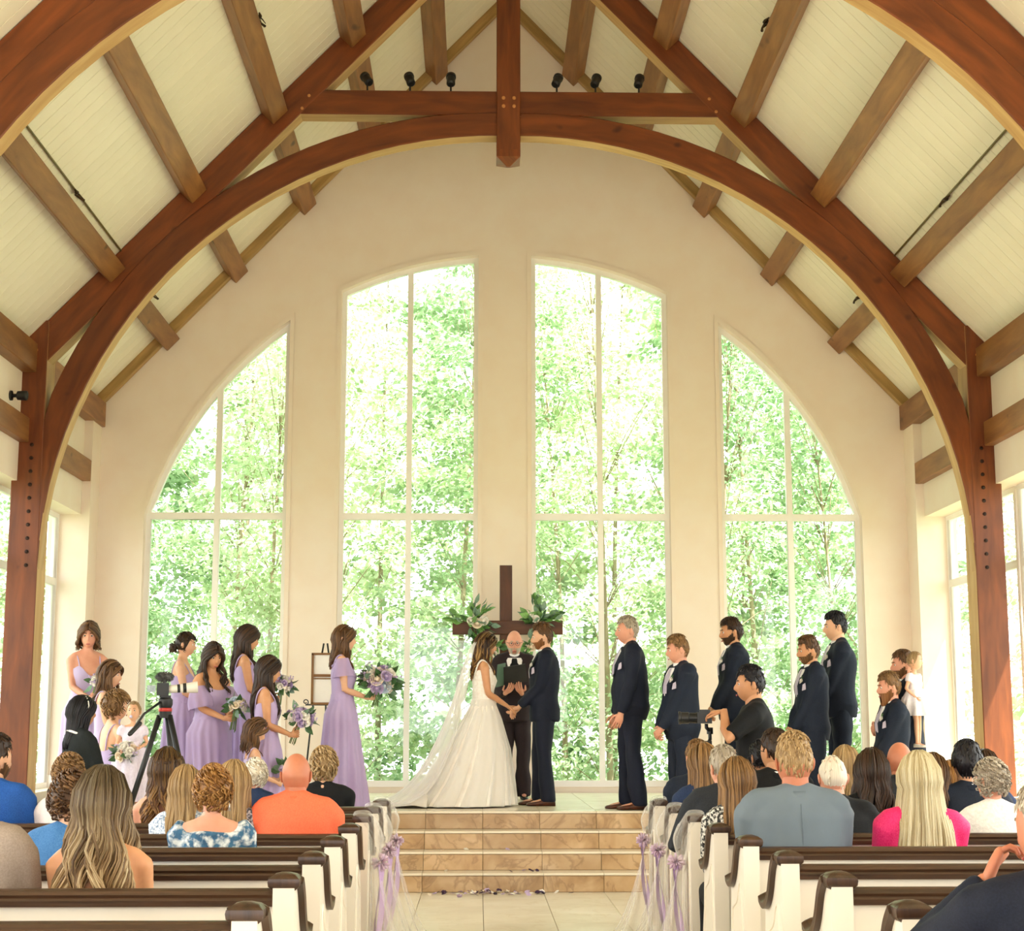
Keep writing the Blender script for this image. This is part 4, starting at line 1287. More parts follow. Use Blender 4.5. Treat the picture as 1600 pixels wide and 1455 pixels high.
    def beard(self, col, drop=0.015, name='beard', full=True):
        """beard: the jaw area of the head surface lifted off the skin, longer towards the chin"""
        P, TH, PH = _HEADS[self.male]; nv, nu = TH.shape
        mb = MB(); idx = {}
        def inside(p):
            x, y, z = p
            if y < -0.012: return False
            top = 0.006 - 0.045*sm(y/0.065)
            if abs(x) < 0.017 and -0.082 < z < -0.056 and y > 0.07: return False
            return z < top
        def vid(i, j):
            if (i, j) not in idx:
                p = Vector(P[i, j]); c = Vector((0, 0.01, 0.0)); n = (p - c).normalized()
                ch = sm((-0.045 - p.z)/0.06)*sm((p.y+0.01)/0.07)
                q = p + n*(0.004 + drop*0.45*ch); q.z -= drop*ch; q.y += drop*0.25*ch
                idx[(i, j)] = len(mb.v); mb.v.append(tuple(self.HM @ q))
            return idx[(i, j)]
        for i in range(nv-1):
            for j in range(nu):
                j2 = (j+1) % nu
                q = [(i, j), (i, j2), (i+1, j2), (i+1, j)]
                if all(inside(P[a]) for a in q): mb.quad([vid(*a) for a in q], [(a[0]*0.006, a[1]*0.004) for a in q])
        return mb.build(name, HAIR[col], self.root, smooth=3)
    # ---- clothes
    def garment(self, name, mat, off=0.016, z0=0.80, z1=1.475, sleeve=2.0, soff=0.014, voxel=0.015, amp=0.004, flare=0.0, cuff=0.0, neck=True, coll=None, sub=None):
        mb = MB()
        self.torso(mb, off, z0, z1, flare=flare)
        s = self.s
        if sleeve > 0:
            for k in (1, -1): self.arm(mb, k, soff, sleeve, cuff)
            if off > 0.012:
                for k in (1, -1): mb.ball(self.sh[k] + Vector((-k*0.012*s, 0, -0.004*s)), (0.062*s*(1 if self.male else 0.85), 0.062*s*(1 if self.male else 0.85), 0.052*s), 10, 8)
        if coll:
            mb.tube([self.T(0, -0.014, 1.44), self.T(0, -0.010, coll)], [0.082*s if self.male else 0.066*s, 0.072*s if self.male else 0.058*s], 14)
        o = MB(); o.v = []; ob = o.build(name, mat, self.root)
        add_job(ob, mb, voxel*max(0.75, s), 3, wrinkle(self.seed, amp*s) if amp else None)
        return ob
    def collar(self, mat, r=0.078, z=1.468, h=0.03):
        mb = MB(); n = 22; rings = []
        for rr, zz in ((r*0.94, z+h-0.004), (r, z+h), (r*1.12, z), (r*1.10, z-0.004)):
            rings.append([self.T(math.sin(2*PI*q/n)*rr, -0.008 + math.cos(2*PI*q/n)*rr, zz + 0.010*max(0, -math.cos(2*PI*q/n)) - 0.02*max(0, math.cos(2*PI*q/n))**4) for q in range(n)])
        mb.loft(rings, True, False); return mb.build('collar', mat, self.root, smooth=3)
    def trousers(self, mat, name='trousers', off=0.016, flare=0.012, hem=0.035, voxel=0.015):
        mb = MB(); s = self.s
        self.torso(mb, 0.008, 0.80, 1.02)
        for k in (1, -1):
            h, kn, a = self.hip[k], self.knee[k], self.ank[k]
            mb.tube([h, h*0.6+kn*0.4, kn, kn*0.5+a*0.5, a + Vector((0, 0, (hem-0.08)*s if not self.seated else 0))],
                    [(0.088+off)*s, (0.076+off)*s, (0.060+off)*s, (0.058+off)*s, (0.050+off+flare)*s], 12)
        ob = MB().build(name, mat, self.root)
        add_job(ob, mb, voxel*max(0.75, s), 2, wrinkle(self.seed+1, 0.008*s, (16, 16, 11)))
        return ob
    def shoes(self, mat):
        s = self.s
        for k in (1, -1):
            mb = MB(); a = self.ank[k]; rings = []
            for y, w, h, z in ((-0.075, 0.018, 0.04, 0.0), (-0.065, 0.034, 0.075, 0), (-0.02, 0.038, 0.085, 0), (0.04, 0.040, 0.070, 0), (0.09, 0.045, 0.050, 0), (0.15, 0.044, 0.040, 0), (0.19, 0.034, 0.030, 0.002), (0.205, 0.016, 0.018, 0.004)):
                rings.append([(a.x + w*s*math.copysign(abs(math.cos(t))**0.8, math.cos(t)), a.y + y*s, a.z - 0.08*s + (z + (h/2)*(1 + math.sin(t)))*s) for t in np.linspace(0, 2*PI, 13)[:-1]])
            mb.loft(rings, True, True)
            mb.build('shoe', mat, self.root, smooth=3)
    def patch(self, name, mat, fn, z0, z1, off, nz=10, na=6, parent=None):
        """surface piece lying on the torso between angles fn(z) -> (a0, a1)"""
        mb = MB(); rings = []
        for i in range(nz+1):
            z = z0 + (z1-z0)*i/nz; a0, a1 = fn(z)
            rings.append([self.surf(a0 + (a1-a0)*j/na, z, off) for j in range(na+1)])
        mb.loft(rings, False, False)
        return mb.build(name, mat, parent or self.root, smooth=3)
    def suit(self, mat, tie=None, shirt=None, flower=None, square=None, trouser=None, vest=False, hem=0.80, shoe=None, open_=1.20):
        j = self.garment('jacket', mat, 0.022, hem, 1.465, 2.0, 0.016, amp=0.0065, flare=0.10, coll=1.470)
        self.collar(mat, 0.079, 1.456, 0.030).name = 'jacket_collar'
        self.trousers(trouser or mat)
        if not self.seated: self.shoes(shoe or LEATHER)
        sh = shirt or SHIRTW; s = self.s
        def vee(z): 
            t = max(0, min(1, (z-open_)/(1.46-open_))); w = 0.03 + 0.44*t**1.2
            return (-w, w)
        self.patch('shirt_front', sh, vee, open_, 1.455, 0.0245)
        mb = MB(); n = 18
        rings = [[self.T(math.sin(2*PI*q/n)*r, -0.006 + math.cos(2*PI*q/n)*r*1.02 + dy, z + 0.006*max(0, -math.cos(2*PI*q/n))) for q in range(n)] for r, z, dy in ((0.068, 1.445, 0), (0.069, 1.482, 0.0), (0.0675, 1.499, 0.002), (0.063, 1.497, 0.002), (0.064, 1.45, 0))]
        mb.loft(rings, True, False); mb.build('shirt_collar', sh, self.root, smooth=3)
        for k in (1, -1):
            def lap(z, k=k):
                t = max(0, min(1, (z-open_)/(1.46-open_))); w = 0.03 + 0.42*t**1.2; ww = 0.10 + 0.30*math.sin(PI*min(1, t*0.9))
                return (k*w*0.97, k*(w+ww))
            self.patch('lapel', mat, lap, open_, 1.455, 0.027)
        if self.seated:
            mb = MB(); mb.tube([self.surf(PI, 1.44 - 0.04*i, 0.0235) for i in range(15)], 0.0016, 5); mb.build('back_seam', mat, self.root, smooth=3)
        if tie:
            def tf(z):
                w = 0.11 if z > 1.40 else 0.17
                return (-w, w)
            self.patch('tie', tie, tf, open_+0.02, 1.45, 0.0275, na=3)
        if square:
            k = -1
            mb = MB(); P = [self.surf(k*a, z, 0.032) for a, z in ((0.62, 1.285), (0.86, 1.295), (0.86, 1.265), (0.62, 1.255))] 
            Q = [self.surf(k*a, z, 0.040) for a, z in ((0.66, 1.31), (0.80, 1.325), (0.86, 1.265), (0.62, 1.255))]
            mb.loft([P, Q], True, True); mb.build('pocket_square', square, self.root)
        if flower:
            c = self.surf(-0.52, 1.345, 0.045)
            b = MB(); rose_into(b, c, Vector((0, 1, 0.4)), 0.026*s, rnd=random.Random(3)); b.build('boutonniere', flower, self.root, smooth=3)
            b = MB()
            for a in (-0.7, 0.2, 1.1): b.tube([c, c + Vector((0.02*math.sin(a), -0.004, 0.035*math.cos(a))), c + Vector((0.03*math.sin(a), -0.012, 0.055*math.cos(a)))], [0.006, 0.009, 0.002], 5, flat=0.3)
            b.build('boutonniere_leaf', LEAFG, self.root, smooth=3)
        return j
    def skirt(self, name, mat, secs, folds=18, amp=0.02, n=96, seed=0, sub=6, close=False):
        """gown loft; secs: (z, rx, ry, cy, fold) in person units (metres)"""
        rng = random.Random(self.seed + seed); ph = [rng.random()*6.28 for _ in range(4)]
        mb = MB(); rings = []
        for p, q in zip(secs[:-1], secs[1:]):
            for t in range(sub):
                u = t/sub; v = tuple(a + (b-a)*u for a, b in zip(p, q)); rings.append(v)
        rings.append(secs[-1])
        R = []
        for z, rx, ry, cy, fo in rings:
            ring = []
            for j in range(n):
                a = 2*PI*j/n
                w = 0.6*math.sin(folds*a + ph[0] + 0.8*math.sin(3*a+ph[1])) + 0.4*math.sin((folds*0.5+2)//1*a + ph[2] + 2*z) 
                k = 1 + fo*amp*w/0.1*0.35
                ring.append((math.sin(a)*rx*k, cy + math.cos(a)*ry*k, z))
            R.append(ring)
        mb.loft(R, True, close)
        return mb.build(name, mat, self.root, smooth=3)

def _world(self, x, y, z):
    return self.root.matrix_basis @ self.T(x, y, z)
Person.world = _world
def _gown(self, mat, ztop=1.33, straps='thin', hem=(0.27, 0.25), folds=15, amp=0.05, waist=1.07, off=0.012, train=0.0, hemz=0.0, seed=0, mid=(0.185, 0.17), vneck=0.0, bmat=None):
    s = self.s
    self.bodice(bmat or mat, waist-0.04, ztop, off, vneck)
    rx, ry, cy = self.sec_at(waist); hx, hy, hc = self.sec_at(0.92)
    secs = [(waist*s+0.02, (rx+off+0.003)*s, (ry+off+0.003)*s, cy*s, 0.0), (waist*s-0.04, (rx+off+0.012)*s, (ry+off+0.010)*s, cy*s, 0.15), (0.90*s, (hx+0.035)*s, (hy+0.035)*s, hc*s, 0.3),
            (0.55*s, mid[0]*s*1.12, mid[1]*s*1.12, -train*0.2, 0.7), (hemz+0.25, (mid[0]+hem[0])/2*1.05, (mid[1]+hem[1])/2*1.05, -train*0.5, 0.9), (hemz+0.01, hem[0], hem[1], -train, 1.0)]
    self.skirt('skirt', mat, secs, folds, amp, seed=seed)
    mb = MB()
    if straps:
        for k in (1, -1):
            r = 0.006 if straps == 'thin' else 0.022
            pts = [self.surf(k*0.62, ztop-0.03, 0.008), self.surf(k*0.60, 1.39, 0.010), self.T(k*0.115, -0.012, 1.475), self.T(k*0.115, -0.06, 1.44), self.surf(k*(PI-0.62), 1.36, 0.010), self.surf(k*(PI-0.55), ztop-0.03, 0.008)]
            mb = MB(); mb.tube(smooth_path([tuple(p) for p in pts], 2), r*s, 6, flat=1.0 if straps == 'thin' else 0.35, side=(1, 0, 0)); mb.build('strap', mat, self.root, smooth=3)
Person.gown = _gown
def _bodice(self, mat, z0, ztop, off, vneck=0.0, backdip=0.03):
    mb = MB(); n = 56; rings = []
    for i in range(13):
        t = i/12; ring = []
        for j in range(n):
            a = -PI + 2*PI*j/n
            zt = ztop - vneck*math.exp(-(a/0.33)**2) + 0.025*math.exp(-((abs(a)-0.62)/0.3)**2) - backdip*sm((abs(a)-1.9)/0.8) - 0.015*math.exp(-((abs(a)-1.57)/0.35)**2)
            z = z0 + (zt-z0)*t
            ring.append(self.surf(a, z, off + 0.0025*math.sin(9*a+4*t)*(1-t)))
        rings.append(ring)
    mb.loft(rings, True, False)
    return mb.build('bodice', mat, self.root, smooth=3)
Person.bodice = _bodice

# ---- flowers used on people and in bouquets
LEAFG = pmat('florist_leaf', '#2f5229', '#4a7340', 9, 0.45, rnd=0.2)
LEAFB = pmat('grey_green_leaf', '#5f7d66', '#7f9a83', 9, 0.5, rnd=0.15)
STEMG = pmat('flower_stem', '#4f6b34', '#6b8548', 9, 0.6)
PET = {'white': pmat('petal_white', '#efe9dd', '#f8f4ec', 6, 0.6), 'cream': pmat('petal_cream', '#f1dfc4', '#f6ead6', 6, 0.6), 'lilac': pmat('petal_lilac', '#b7a0c8', '#cbb8d8', 6, 0.6), 'mauve': pmat('petal_mauve', '#8f7590', '#a98fa8', 6, 0.6), 'blue': pmat('petal_dusty_blue', '#a9b8c8', '#c2cedb', 6, 0.6), 'purple': pmat('petal_dark_purple', '#2c1833', '#43264b', 6, 0.6)}
def rose_into(mb, c, up, r, rnd, layers=3):
    """cupped petals round a bud"""
    c = Vector(c); up = Vector(up).normalized()
    x = up.orthogonal().normalized(); y = up.cross(x)
    mb.ball(c, r*0.45, 8, 6)
    for L in range(layers):
        n = 4 + L; R = r*(0.42 + 0.29*L); hgt = r*(0.75 - 0.22*L); tilt = 0.25 + 0.32*L
        for i in range(n):
            a = 2*PI*(i + 0.37*L)/n + rnd.random()*0.3
            d = x*math.cos(a) + y*math.sin(a); t = up.cross(d)
            w = R*1.15*math.tan(PI/n)*1.25
            rows = []
            for k in range(4):
                v = k/3
                p = c + d*(R*(0.45 + 0.55*v**0.7 + 0.10*v*v*L)) + up*(hgt*(v*1.25 - 0.55))
                ww = w*math.sin(PI*(0.18 + 0.62*v))
                rows.append([p - t*ww - d*ww*0.25, p, p + t*ww - d*ww*0.25])
            mb.loft(rows, False, False)
_ROSE = {}
def rose_mesh(kind):
    if kind not in _ROSE:
        mb = MB(); rose_into(mb, (0, 0, 0), (0, 0, 1), 1.0, random.Random(2)); _ROSE[kind] = mb.mesh('rose', 3.2, (PET[kind],))
    return _ROSE[kind]
def _leaf_me(mat, nm):
    mb = MB()
    rows = []
    for v, w, z in ((0, 0.02, 0), (0.2, 0.20, 0.03), (0.45, 0.27, 0.05), (0.75, 0.16, 0.02), (1.0, 0.01, -0.06)):
        rows.append([(-w, v, z + 0.05*w), (0, v, z - 0.02), (w, v, z + 0.05*w)])
    mb.loft(rows, False, False); return mb.mesh(nm, 3.2, (mat,))
LEAF_ME = {'green': _leaf_me(LEAFG, 'leaf'), 'grey': _leaf_me(LEAFB, 'leaf')}
def aim(d, roll=0.0, axis='Z'):
    return (Vector(d).to_track_quat(axis, 'Y' if axis == 'Z' else 'Z') @ Euler((0, 0, roll)).to_quaternion() if axis == 'Z' else Vector(d).to_track_quat('Y', 'Z') @ Euler((0, roll, 0)).to_quaternion()).to_euler()
def bouquet(pos, up, r, label, kinds, n=14, nleaf=22, seed=0, stems=0.16, group='bouquets', front=None, leaf=0.09, fil=10):
    """hand-tied bouquet: roses over a dome, leaves between and stems below"""
    rnd = random.Random(seed)
    root = empty('bouquet', pos, 0, label=label, cat='bouquet', group=group)
    up = Vector(up).normalized(); x = up.orthogonal().normalized(); y = up.cross(x)
    n = int(n*1.35)
    for i in range(n):
        z = 1 - (i+0.5)/n*1.25; a = i*2.39996 + rnd.random()*0.4; q = math.sqrt(max(0, 1-z*z))
        d = (x*math.cos(a)*q + y*math.sin(a)*q + up*z).normalized()
        rr = r*rnd.uniform(0.27, 0.40)
        inst(rose_mesh(kinds[i % len(kinds)]), 'rose', root, d*r*rnd.uniform(0.72, 0.92), aim(d, rnd.random()*6), rr)
    for i in range(nleaf):
        z = rnd.uniform(-0.6, 0.95); a = rnd.random()*6.28; q = math.sqrt(max(0, 1-z*z))
        d = (x*math.cos(a)*q + y*math.sin(a)*q + up*z).normalized()
        inst(LEAF_ME['green' if rnd.random() < 0.7 else 'grey'], 'leaf', root, d*r*0.62, aim((d + Vector((rnd.uniform(-.3, .3), rnd.uniform(-.3, .3), rnd.uniform(-.3, .3)))), rnd.random()*6, 'Y'), leaf*rnd.uniform(0.8, 1.3))
    mb = MB()
    for i in range(fil):      # filler sprigs
        z = rnd.uniform(0.0, 0.95); a = rnd.random()*6.28; q = math.sqrt(1-z*z); d = x*math.cos(a)*q + y*math.sin(a)*q + up*z
        for k in range(5):
            mb.ball(d*r*(0.85 + 0.12*k) + Vector((rnd.uniform(-.012, .012), rnd.uniform(-.012, .012), rnd.uniform(-.012, .012))), 0.008, 6, 4)
    mb.build('filler_flower', PET['lilac'], root, smooth=3)['kind'] = 'stuff'
    for i in range(9):
        a = i*0.7; mb = MB()
        p = x*math.cos(a)*0.016 + y*math.sin(a)*0.016
        mb.tube([p - up*(-0.3*r), p - up*(r*0.6), p*1.6 - up*(r*0.6 + stems*rnd.uniform(0.8, 1.1))], 0.0045, 5); mb.build('stem', STEMG, root, smooth=3)
    return root
# ================================================================== the wedding party
def R(d): return math.radians(d)
FLW = PET['white']
LTIE = cloth('lilac_tie', '#b9adc0', '#c9bfce', 0.6)
TULLE = None
def sheer(name, col, alpha, rough=0.8):
    g = NT(name); g.p.inputs['Base Color'].default_value = (*lin(col), 1); g.p.inputs['Roughness'].default_value = rough
    tr = g.node('ShaderNodeBsdfTransparent'); mx = g.node('ShaderNodeMixShader')
    lw = g.node('ShaderNodeLayerWeight'); lw.inputs[0].default_value = 0.35
    mr = g.node('ShaderNodeMapRange'); mr.inputs['To Min'].default_value = alpha; mr.inputs['To Max'].default_value = min(1, alpha*2.2)
    g.link(lw.outputs['Facing'], mr.inputs['Value'])
    g.link(mr.outputs[0], mx.inputs[0]); g.link(tr.outputs[0], mx.inputs[1]); g.link(g.p.outputs[0], mx.inputs[2])
    g.link(mx.outputs[0], g.n['Material Output'].inputs[0])
    return g.mat
TULLE = sheer('white_tulle', '#f7f3ec', 0.15)
VEIL = sheer('veil_tulle', '#faf7f2', 0.42)
CHIFFON = sheer('lilac_chiffon', '#b9a3cd', 0.72)
LACE = pmat('ivory_lace', '#efe6da', '#faf5ee', 45, 0.75, 0.5, sheen=0.2)
IVORY = pmat('ivory_gown', '#f3ebe0', '#faf5ed', 7, 0.75, 0.06, sheen=0.3)

# ---- bride
br = Person('person', (0.04, 15.62, HP), 1.68, R(-88), 'bride in a white lace gown and long veil, holding hands before the cross', False, 'tan', head=(4, 4, 0),
            wR=(0.05, 0.245, 1.01), wL=(-0.06, 0.25, 1.01), hands={1: dict(palm=(-0.3, 0, -1), curl=0.35), -1: dict(palm=(0.3, 0, 1), curl=0.35)}, lean=0.03)
br.long_hair('honey', 0.33, 0.022, 16, 70, 0.012, side=1.2, half_up=True, rnd_len=0.35); br.face('brown')
br.bodice(LACE, 1.02, 1.37, 0.012, 0.06)
for k in (1, -1):
    mb = MB(); pts = [br.surf(k*0.7, 1.33, 0.008), br.surf(k*0.75, 1.40, 0.010), br.T(k*0.125, -0.012, 1.478), br.T(k*0.125, -0.06, 1.44), br.surf(k*(PI-0.7), 1.36, 0.010), br.surf(k*(PI-0.6), 1.31, 0.008)]
    mb.tube(smooth_path([tuple(p) for p in pts], 2), 0.030, 6, flat=0.3, side=(1, 0, 0)); mb.build('cap_strap', LACE, br.root, smooth=3)
br.skirt('skirt', IVORY, [(1.03, .139, .110, .010, 0), (0.97, .156, .130, .01, .15), (0.86, .20, .175, .0, .35), (0.55, .33, .30, -.05, .7), (0.25, .43, .40, -.12, .9), (0.02, .50, .50, -.20, 1.0)], 22, 0.022, n=128)
br.skirt('overskirt', sheer('gown_tulle', '#fbf7f0', 0.5), [(1.025, .143, .114, .010, 0), (0.95, .164, .138, .01, .2), (0.84, .215, .19, .0, .4), (0.55, .345, .315, -.05, .7), (0.25, .45, .425, -.13, .9), (0.015, .53, .53, -.22, 1.0)], 17, 0.024, n=128, seed=3)
# train: fabric spreading over the platform behind her
mb = MB(); rings = []
for i in range(14):
    t = i/13; y = -0.50 - 0.62*t; hw = 0.50 - 0.10*t**2
    row = []
    for j in range(33):
        x = -hw + 2*hw*j/32
        z = 0.012 + (0.16*(1-t)**2)*max(0, 1-(x/hw)**2) + 0.022*(0.5+0.5*math.sin(23*x/hw*0.5+3*t+2*math.sin(5*t)))*(0.6+0.4*math.sin(9*t))
        row.append((x + 0.02*math.sin(12*t), y + 0.04*math.cos(6*x), z))
    rings.append(row)
mb.loft(rings, False, False); mb.build('train', IVORY, br.root, smooth=3)
# veil
mb = MB(); rings = []
prof = [(1.585, -0.085, 0.055), (1.53, -0.125, 0.085), (1.42, -0.165, 0.115), (1.25, -0.215, 0.15), (1.05, -0.27, 0.19), (0.80, -0.36, 0.24), (0.55, -0.47, 0.30), (0.30, -0.62, 0.37), (0.12, -0.80, 0.43), (0.03, -1.02, 0.47), (0.02, -1.22, 0.46)]
prof = smooth_path(prof, 2)
for z, y, w in prof:
    row = []
    for j in range(41):
        a = -1.25 + 2.5*j/40
        f = 1 + 0.05*math.sin(11*a*1.5 + 2*z)
        row.append((w*math.sin(a)*f*1.05, y + (w*0.85)*(1-math.cos(a))*f - 0.02*math.sin(17*a)*min(1, (1.6-z)), z + 0.0))
    rings.append(row)
mb.loft(rings, False, False); mb.build('veil', VEIL, br.root, smooth=3)
mb = MB(); mb.tube([br.HM @ Vector((x, -0.088 - 0.0*x, 0.045 - abs(x)*0.3)) for x in (-0.05, -0.025, 0, 0.025, 0.05)], 0.006, 6); mb.build('hair_comb', PET['white'], br.root, smooth=3)

# ---- groom
gr = Person('person', (0.655, 15.68, HP), 1.775, R(92), 'groom in navy suit and brown shoes facing the bride, hands joined', True, 'fair', head=(-2, 6, 0),
            wR=(0.05, 0.235, 0.955), wL=(-0.05, 0.235, 0.955), hands={1: dict(palm=(0.3, 0, 1), curl=0.5), -1: dict(palm=(-0.3, 0, -1), curl=0.5)}, feet=((0.09, 0.05), (-0.09, -0.02)))
gr.suit(NAVY2, LTIE, flower=FLW, square=LTIE); gr.short_hair('brown', 0.010, 0.028); gr.face('brown'); gr.beard('beard', 0.004)

# ---- officiant with open folder
of = Person('person', (0.385, 16.95, HP), 1.79, R(180), 'bald bearded officiant in dark suit and glasses, reading from a black folder', True, 'pink', head=(0, 14, 0),
            wR=(0.10, 0.27, 1.085), wL=(-0.07, 0.26, 1.085), hands={1: dict(dir=(-0.45, 0.7, 0.35), palm=(0, -0.4, 1), curl=0.5), -1: dict(dir=(0.3, 0.8, 0.45), palm=(0, -0.4, 1), curl=0.5)})
of.suit(BROWNSUIT, BLACK, shoe=BLACKSHOE); of.face('grey'); of.beard('grey', 0.012); of.glasses(METAL)
q = at(787, 1071, 16.62)
fd = empty('folder', q, 0, label="officiant's open black folder, held at chest height", cat='folder')
FOLD = pmat('folder_black', '#232323', '#2d2c2b', 9, 0.5)
o = MB().box((0.0, -0.004, 0), (0.255, 0.004, 0.20)).build('folder_cover', FOLD, fd); o.rotation_euler = (R(24), R(-9), 0)
o = MB().box((0.010, 0.004, 0.012), (0.245, 0.010, 0.19)).build('pages', SHIRTW, fd); o.rotation_euler = (R(24), R(-9), 0)
o = MB().box((-0.21, -0.004, 0), (0.0, 0.004, 0.235)).build('folder_flap', pmat('folder_green', '#3f5a45', '#48654d', 6, 0.5), fd); o.rotation_euler = (R(8), R(-7), R(66))

# ---- groom's side
fa = Person('person', (1.435, 14.98, HP), 1.80, R(96), 'grey-haired man in navy suit standing alone at the platform edge', True, 'pink', head=(2, 2, 0), build=1.17,
            wR=(0.23, 0.10, 0.83), wL=(-0.24, 0.14, 0.84), hands={1: dict(palm=(-1, 0, 0), curl=0.45), -1: dict(palm=(1, 0, 0), curl=0.45)}, feet=((0.10, 0.02), (-0.10, -0.05)))
fa.suit(NAVY2, LTIE, square=LTIE); fa.short_hair('grey', 0.010, 0.020); fa.face('grey')
CL = dict(wR=(0.05, 0.21, 0.84), wL=(-0.05, 0.23, 0.85), hands={1: dict(dir=(-0.6, 0.35, -0.5), palm=(0, -1, 0.2), curl=0.6), -1: dict(dir=(0.6, 0.35, -0.5), palm=(0, -1, 0.2), curl=0.5)})
def groomsman(X, Y, z, H, rz, label, hair, skin='fair', head=(0, 0, 0), beard=None, **k):
    kw = dict(CL); kw.update(k)
    g = Person('person', (X, Y, z), H, R(rz), label, True, skin, head=head, **kw)
    g.suit(NAVY, LTIE, flower=FLW, square=LTIE)
    if beard: g.beard(beard[0], beard[1])
    g.face(hair if hair in ('brown', 'darkbrown', 'black') else 'brown')
    return g
S1, S2, S3 = HP/4, HP/2, HP*3/4
g = groomsman(1.86, 14.56, S3, 1.755, 104, 'fair-haired groomsman, hands clasped, first on the steps beside the aisle', 'sandy', 'pink', (-10, 8, 0), build=1.12); g.short_hair('lightbrown', 0.008, 0.026, tufts=420)
g = groomsman(2.46, 15.2, HP, 1.80, 90, 'dark-haired bearded groomsman behind the man with the camera', 'darkbrown', 'tan', (4, 6, 0), ('darkbrown', 0.006)); g.short_hair('darkbrown', 0.016, 0.024, back=-0.85, tl=0.05, fade=0.9)
g = groomsman(3.07, 14.56, S3, 1.742, 96, 'groomsman with short boxed beard and quiff, between the two tall windows panes', 'brown', 'tan', (0, 4, 0), ('brown', 0.002)); g.short_hair('brown', 0.007, 0.032, tufts=420)
g = groomsman(3.45, 15.1, HP, 1.845, 90, 'tallest groomsman with black hair, standing highest at the end window', 'black', 'fair', (0, 2, 0)); g.short_hair('black', 0.012, 0.030)
g = groomsman(3.66, 14.0, S1, 1.712, 92, 'groomsman with full ginger-brown beard, lowest on the steps', 'lightbrown', 'pink', (0, 4, 0), ('beard', 0.040)); g.short_hair('lightbrown', 0.012, 0.030)
g7 = groomsman(3.87, 14.28, S2, 1.765, 80, 'bearded groomsman carrying a toddler by the right wall', 'brown', 'pink', (8, 2, 0), ('brown', 0.008), wR=(0.10, 0.24, 1.06), wL=(-0.14, 0.28, 1.10)); g7.short_hair('brown', 0.008, 0.022)
# toddler on his arm
def toddler(pos, rz, label, dress, hair, head, H=0.80, wr=(0.20, 0.20, 1.02), wl=(-0.16, 0.24, 1.08)):
    t = Person('person', pos, H, R(rz), label, False, 'fair', head=head, hs=1.48, wR=wr, wL=wl, build=1.25, voxel=0.012, feet=((0.10, 0.05), (-0.10, 0.0)))
    t.curls(hair, 160, 0.006, 0.010, -0.45, front=0.75, length=0.04); t.face('lightbrown')
    t.garment('dress', dress, 0.020, 0.95, 1.44, 0.5, 0.035, voxel=0.014, amp=0.003)
    s = t.s
    t.skirt('dress_skirt', dress, [(1.16*s, .17*s, .15*s, 0, 0.1), (1.05*s, .24*s, .21*s, 0, .5), (0.85*s, .32*s, .28*s, 0, .8), ((0.62 if H < 0.79 else 0.12)*s, .38*s, .34*s, 0, 1)], 12, 0.04, n=64)
    t.shoes(PET['white'])
    return t
WDRESS = cloth('white_dress', '#ece6ee', '#f5f1f6', 0.8, sc=60)
PDRESS = cloth('pale_lilac_dress', '#ddd2e4', '#e9e0ee', 0.8, sc=60)
q = at(1433, 1168, 14.04)
td2 = toddler((q.x, 14.04, q.z), 230, 'toddler in a white dress carried on the right-hand groomsman arm', WDRESS, 'sandy', (20, 4, 0), 0.78, (0.24, 0.12, 0.98), (-0.24, 0.08, 0.95))

# man filming with a stabilised camera
q = Person('person', (2.10, 12.1, 0), 1.86, R(86), 'cameraman in black T-shirt filming beside the front pew', True, 'olive', head=(0, 0, 0), wR=(0.06, 0.27, 1.13), wL=(-0.10, 0.22, 1.43),
           hands={1: dict(palm=(0, 0.2, 1), curl=0.9), -1: dict(dir=(0.35, 0.9, -0.1), palm=(0.2, 0, -1), curl=0.6)}, eR=(0.3, -0.3, -1), eL=(-0.9, -0.2, -0.9))
q.garment('t_shirt', BLACK, 0.018, 0.84, 1.47, 0.85, 0.020, amp=0.005, coll=1.48); q.trousers(BLACK); q.shoes(BLACKSHOE)
q.short_hair('black', 0.010, 0.026); q.face('black')
mb = MB(); mb.tube([q.surf(a, z, 0.026) for a, z in ((2.5, 1.05), (2.45, 1.2), (2.5, 1.35), (2.3, 1.43))], 0.014, 6, flat=0.3); mb.build('shoulder_strap', pmat('grey_webbing', '#9a9a9a', None, 8, 0.6), q.root, smooth=3)
cammat = pmat('camera_body', '#121314', '#1b1c1e', 9, 0.4)
rig = empty('camera_rig', q.world(-0.02, 0.36, 1.345), R(86), label='black cinema camera on a hand-held stabiliser in front of the cameraman', cat='camera')
MB().box((-0.05, -0.06, 0.0), (0.05, 0.05, 0.085)).build('camera_body', cammat, rig)
b = MB().lathe([(0.040, 0), (0.040, 0.06), (0.045, 0.065), (0.045, 0.12), (0.050, 0.125), (0.050, 0.14), (0.042, 0.14), (0.036, 0.125), (0.002, 0.12)], n=18).build('lens', cammat, rig, smooth=0.5); b.rotation_euler = (-PI/2, 0, 0); b.location = (0, 0.05, 0.042)
MB().box((-0.02, -0.05, 0.085), (0.02, 0.03, 0.105)).build('top_handle', cammat, rig)
mb = MB(); mb.tube([(0.0, -0.02, -0.002), (0.0, -0.02, -0.03), (0.06, -0.05, -0.06), (0.06, -0.05, -0.12), (0.0, -0.03, -0.15)], 0.014, 8); mb.build('gimbal_arm', cammat, rig, smooth=3)
mb = MB(); mb.lathe([(0.002, -0.02), (0.03, -0.02), (0.03, 0.03), (0.002, 0.03)], (0, -0.03, -0.16), 14); mb.build('gimbal_motor', METAL, rig, smooth=0.6); mb = MB(); mb.lathe([(0.002, -0.02), (0.024, -0.02), (0.024, 0.03), (0.002, 0.03)], (0.06, -0.05, -0.06), 12); mb.build('gimbal_motor', METAL, rig, smooth=0.6)
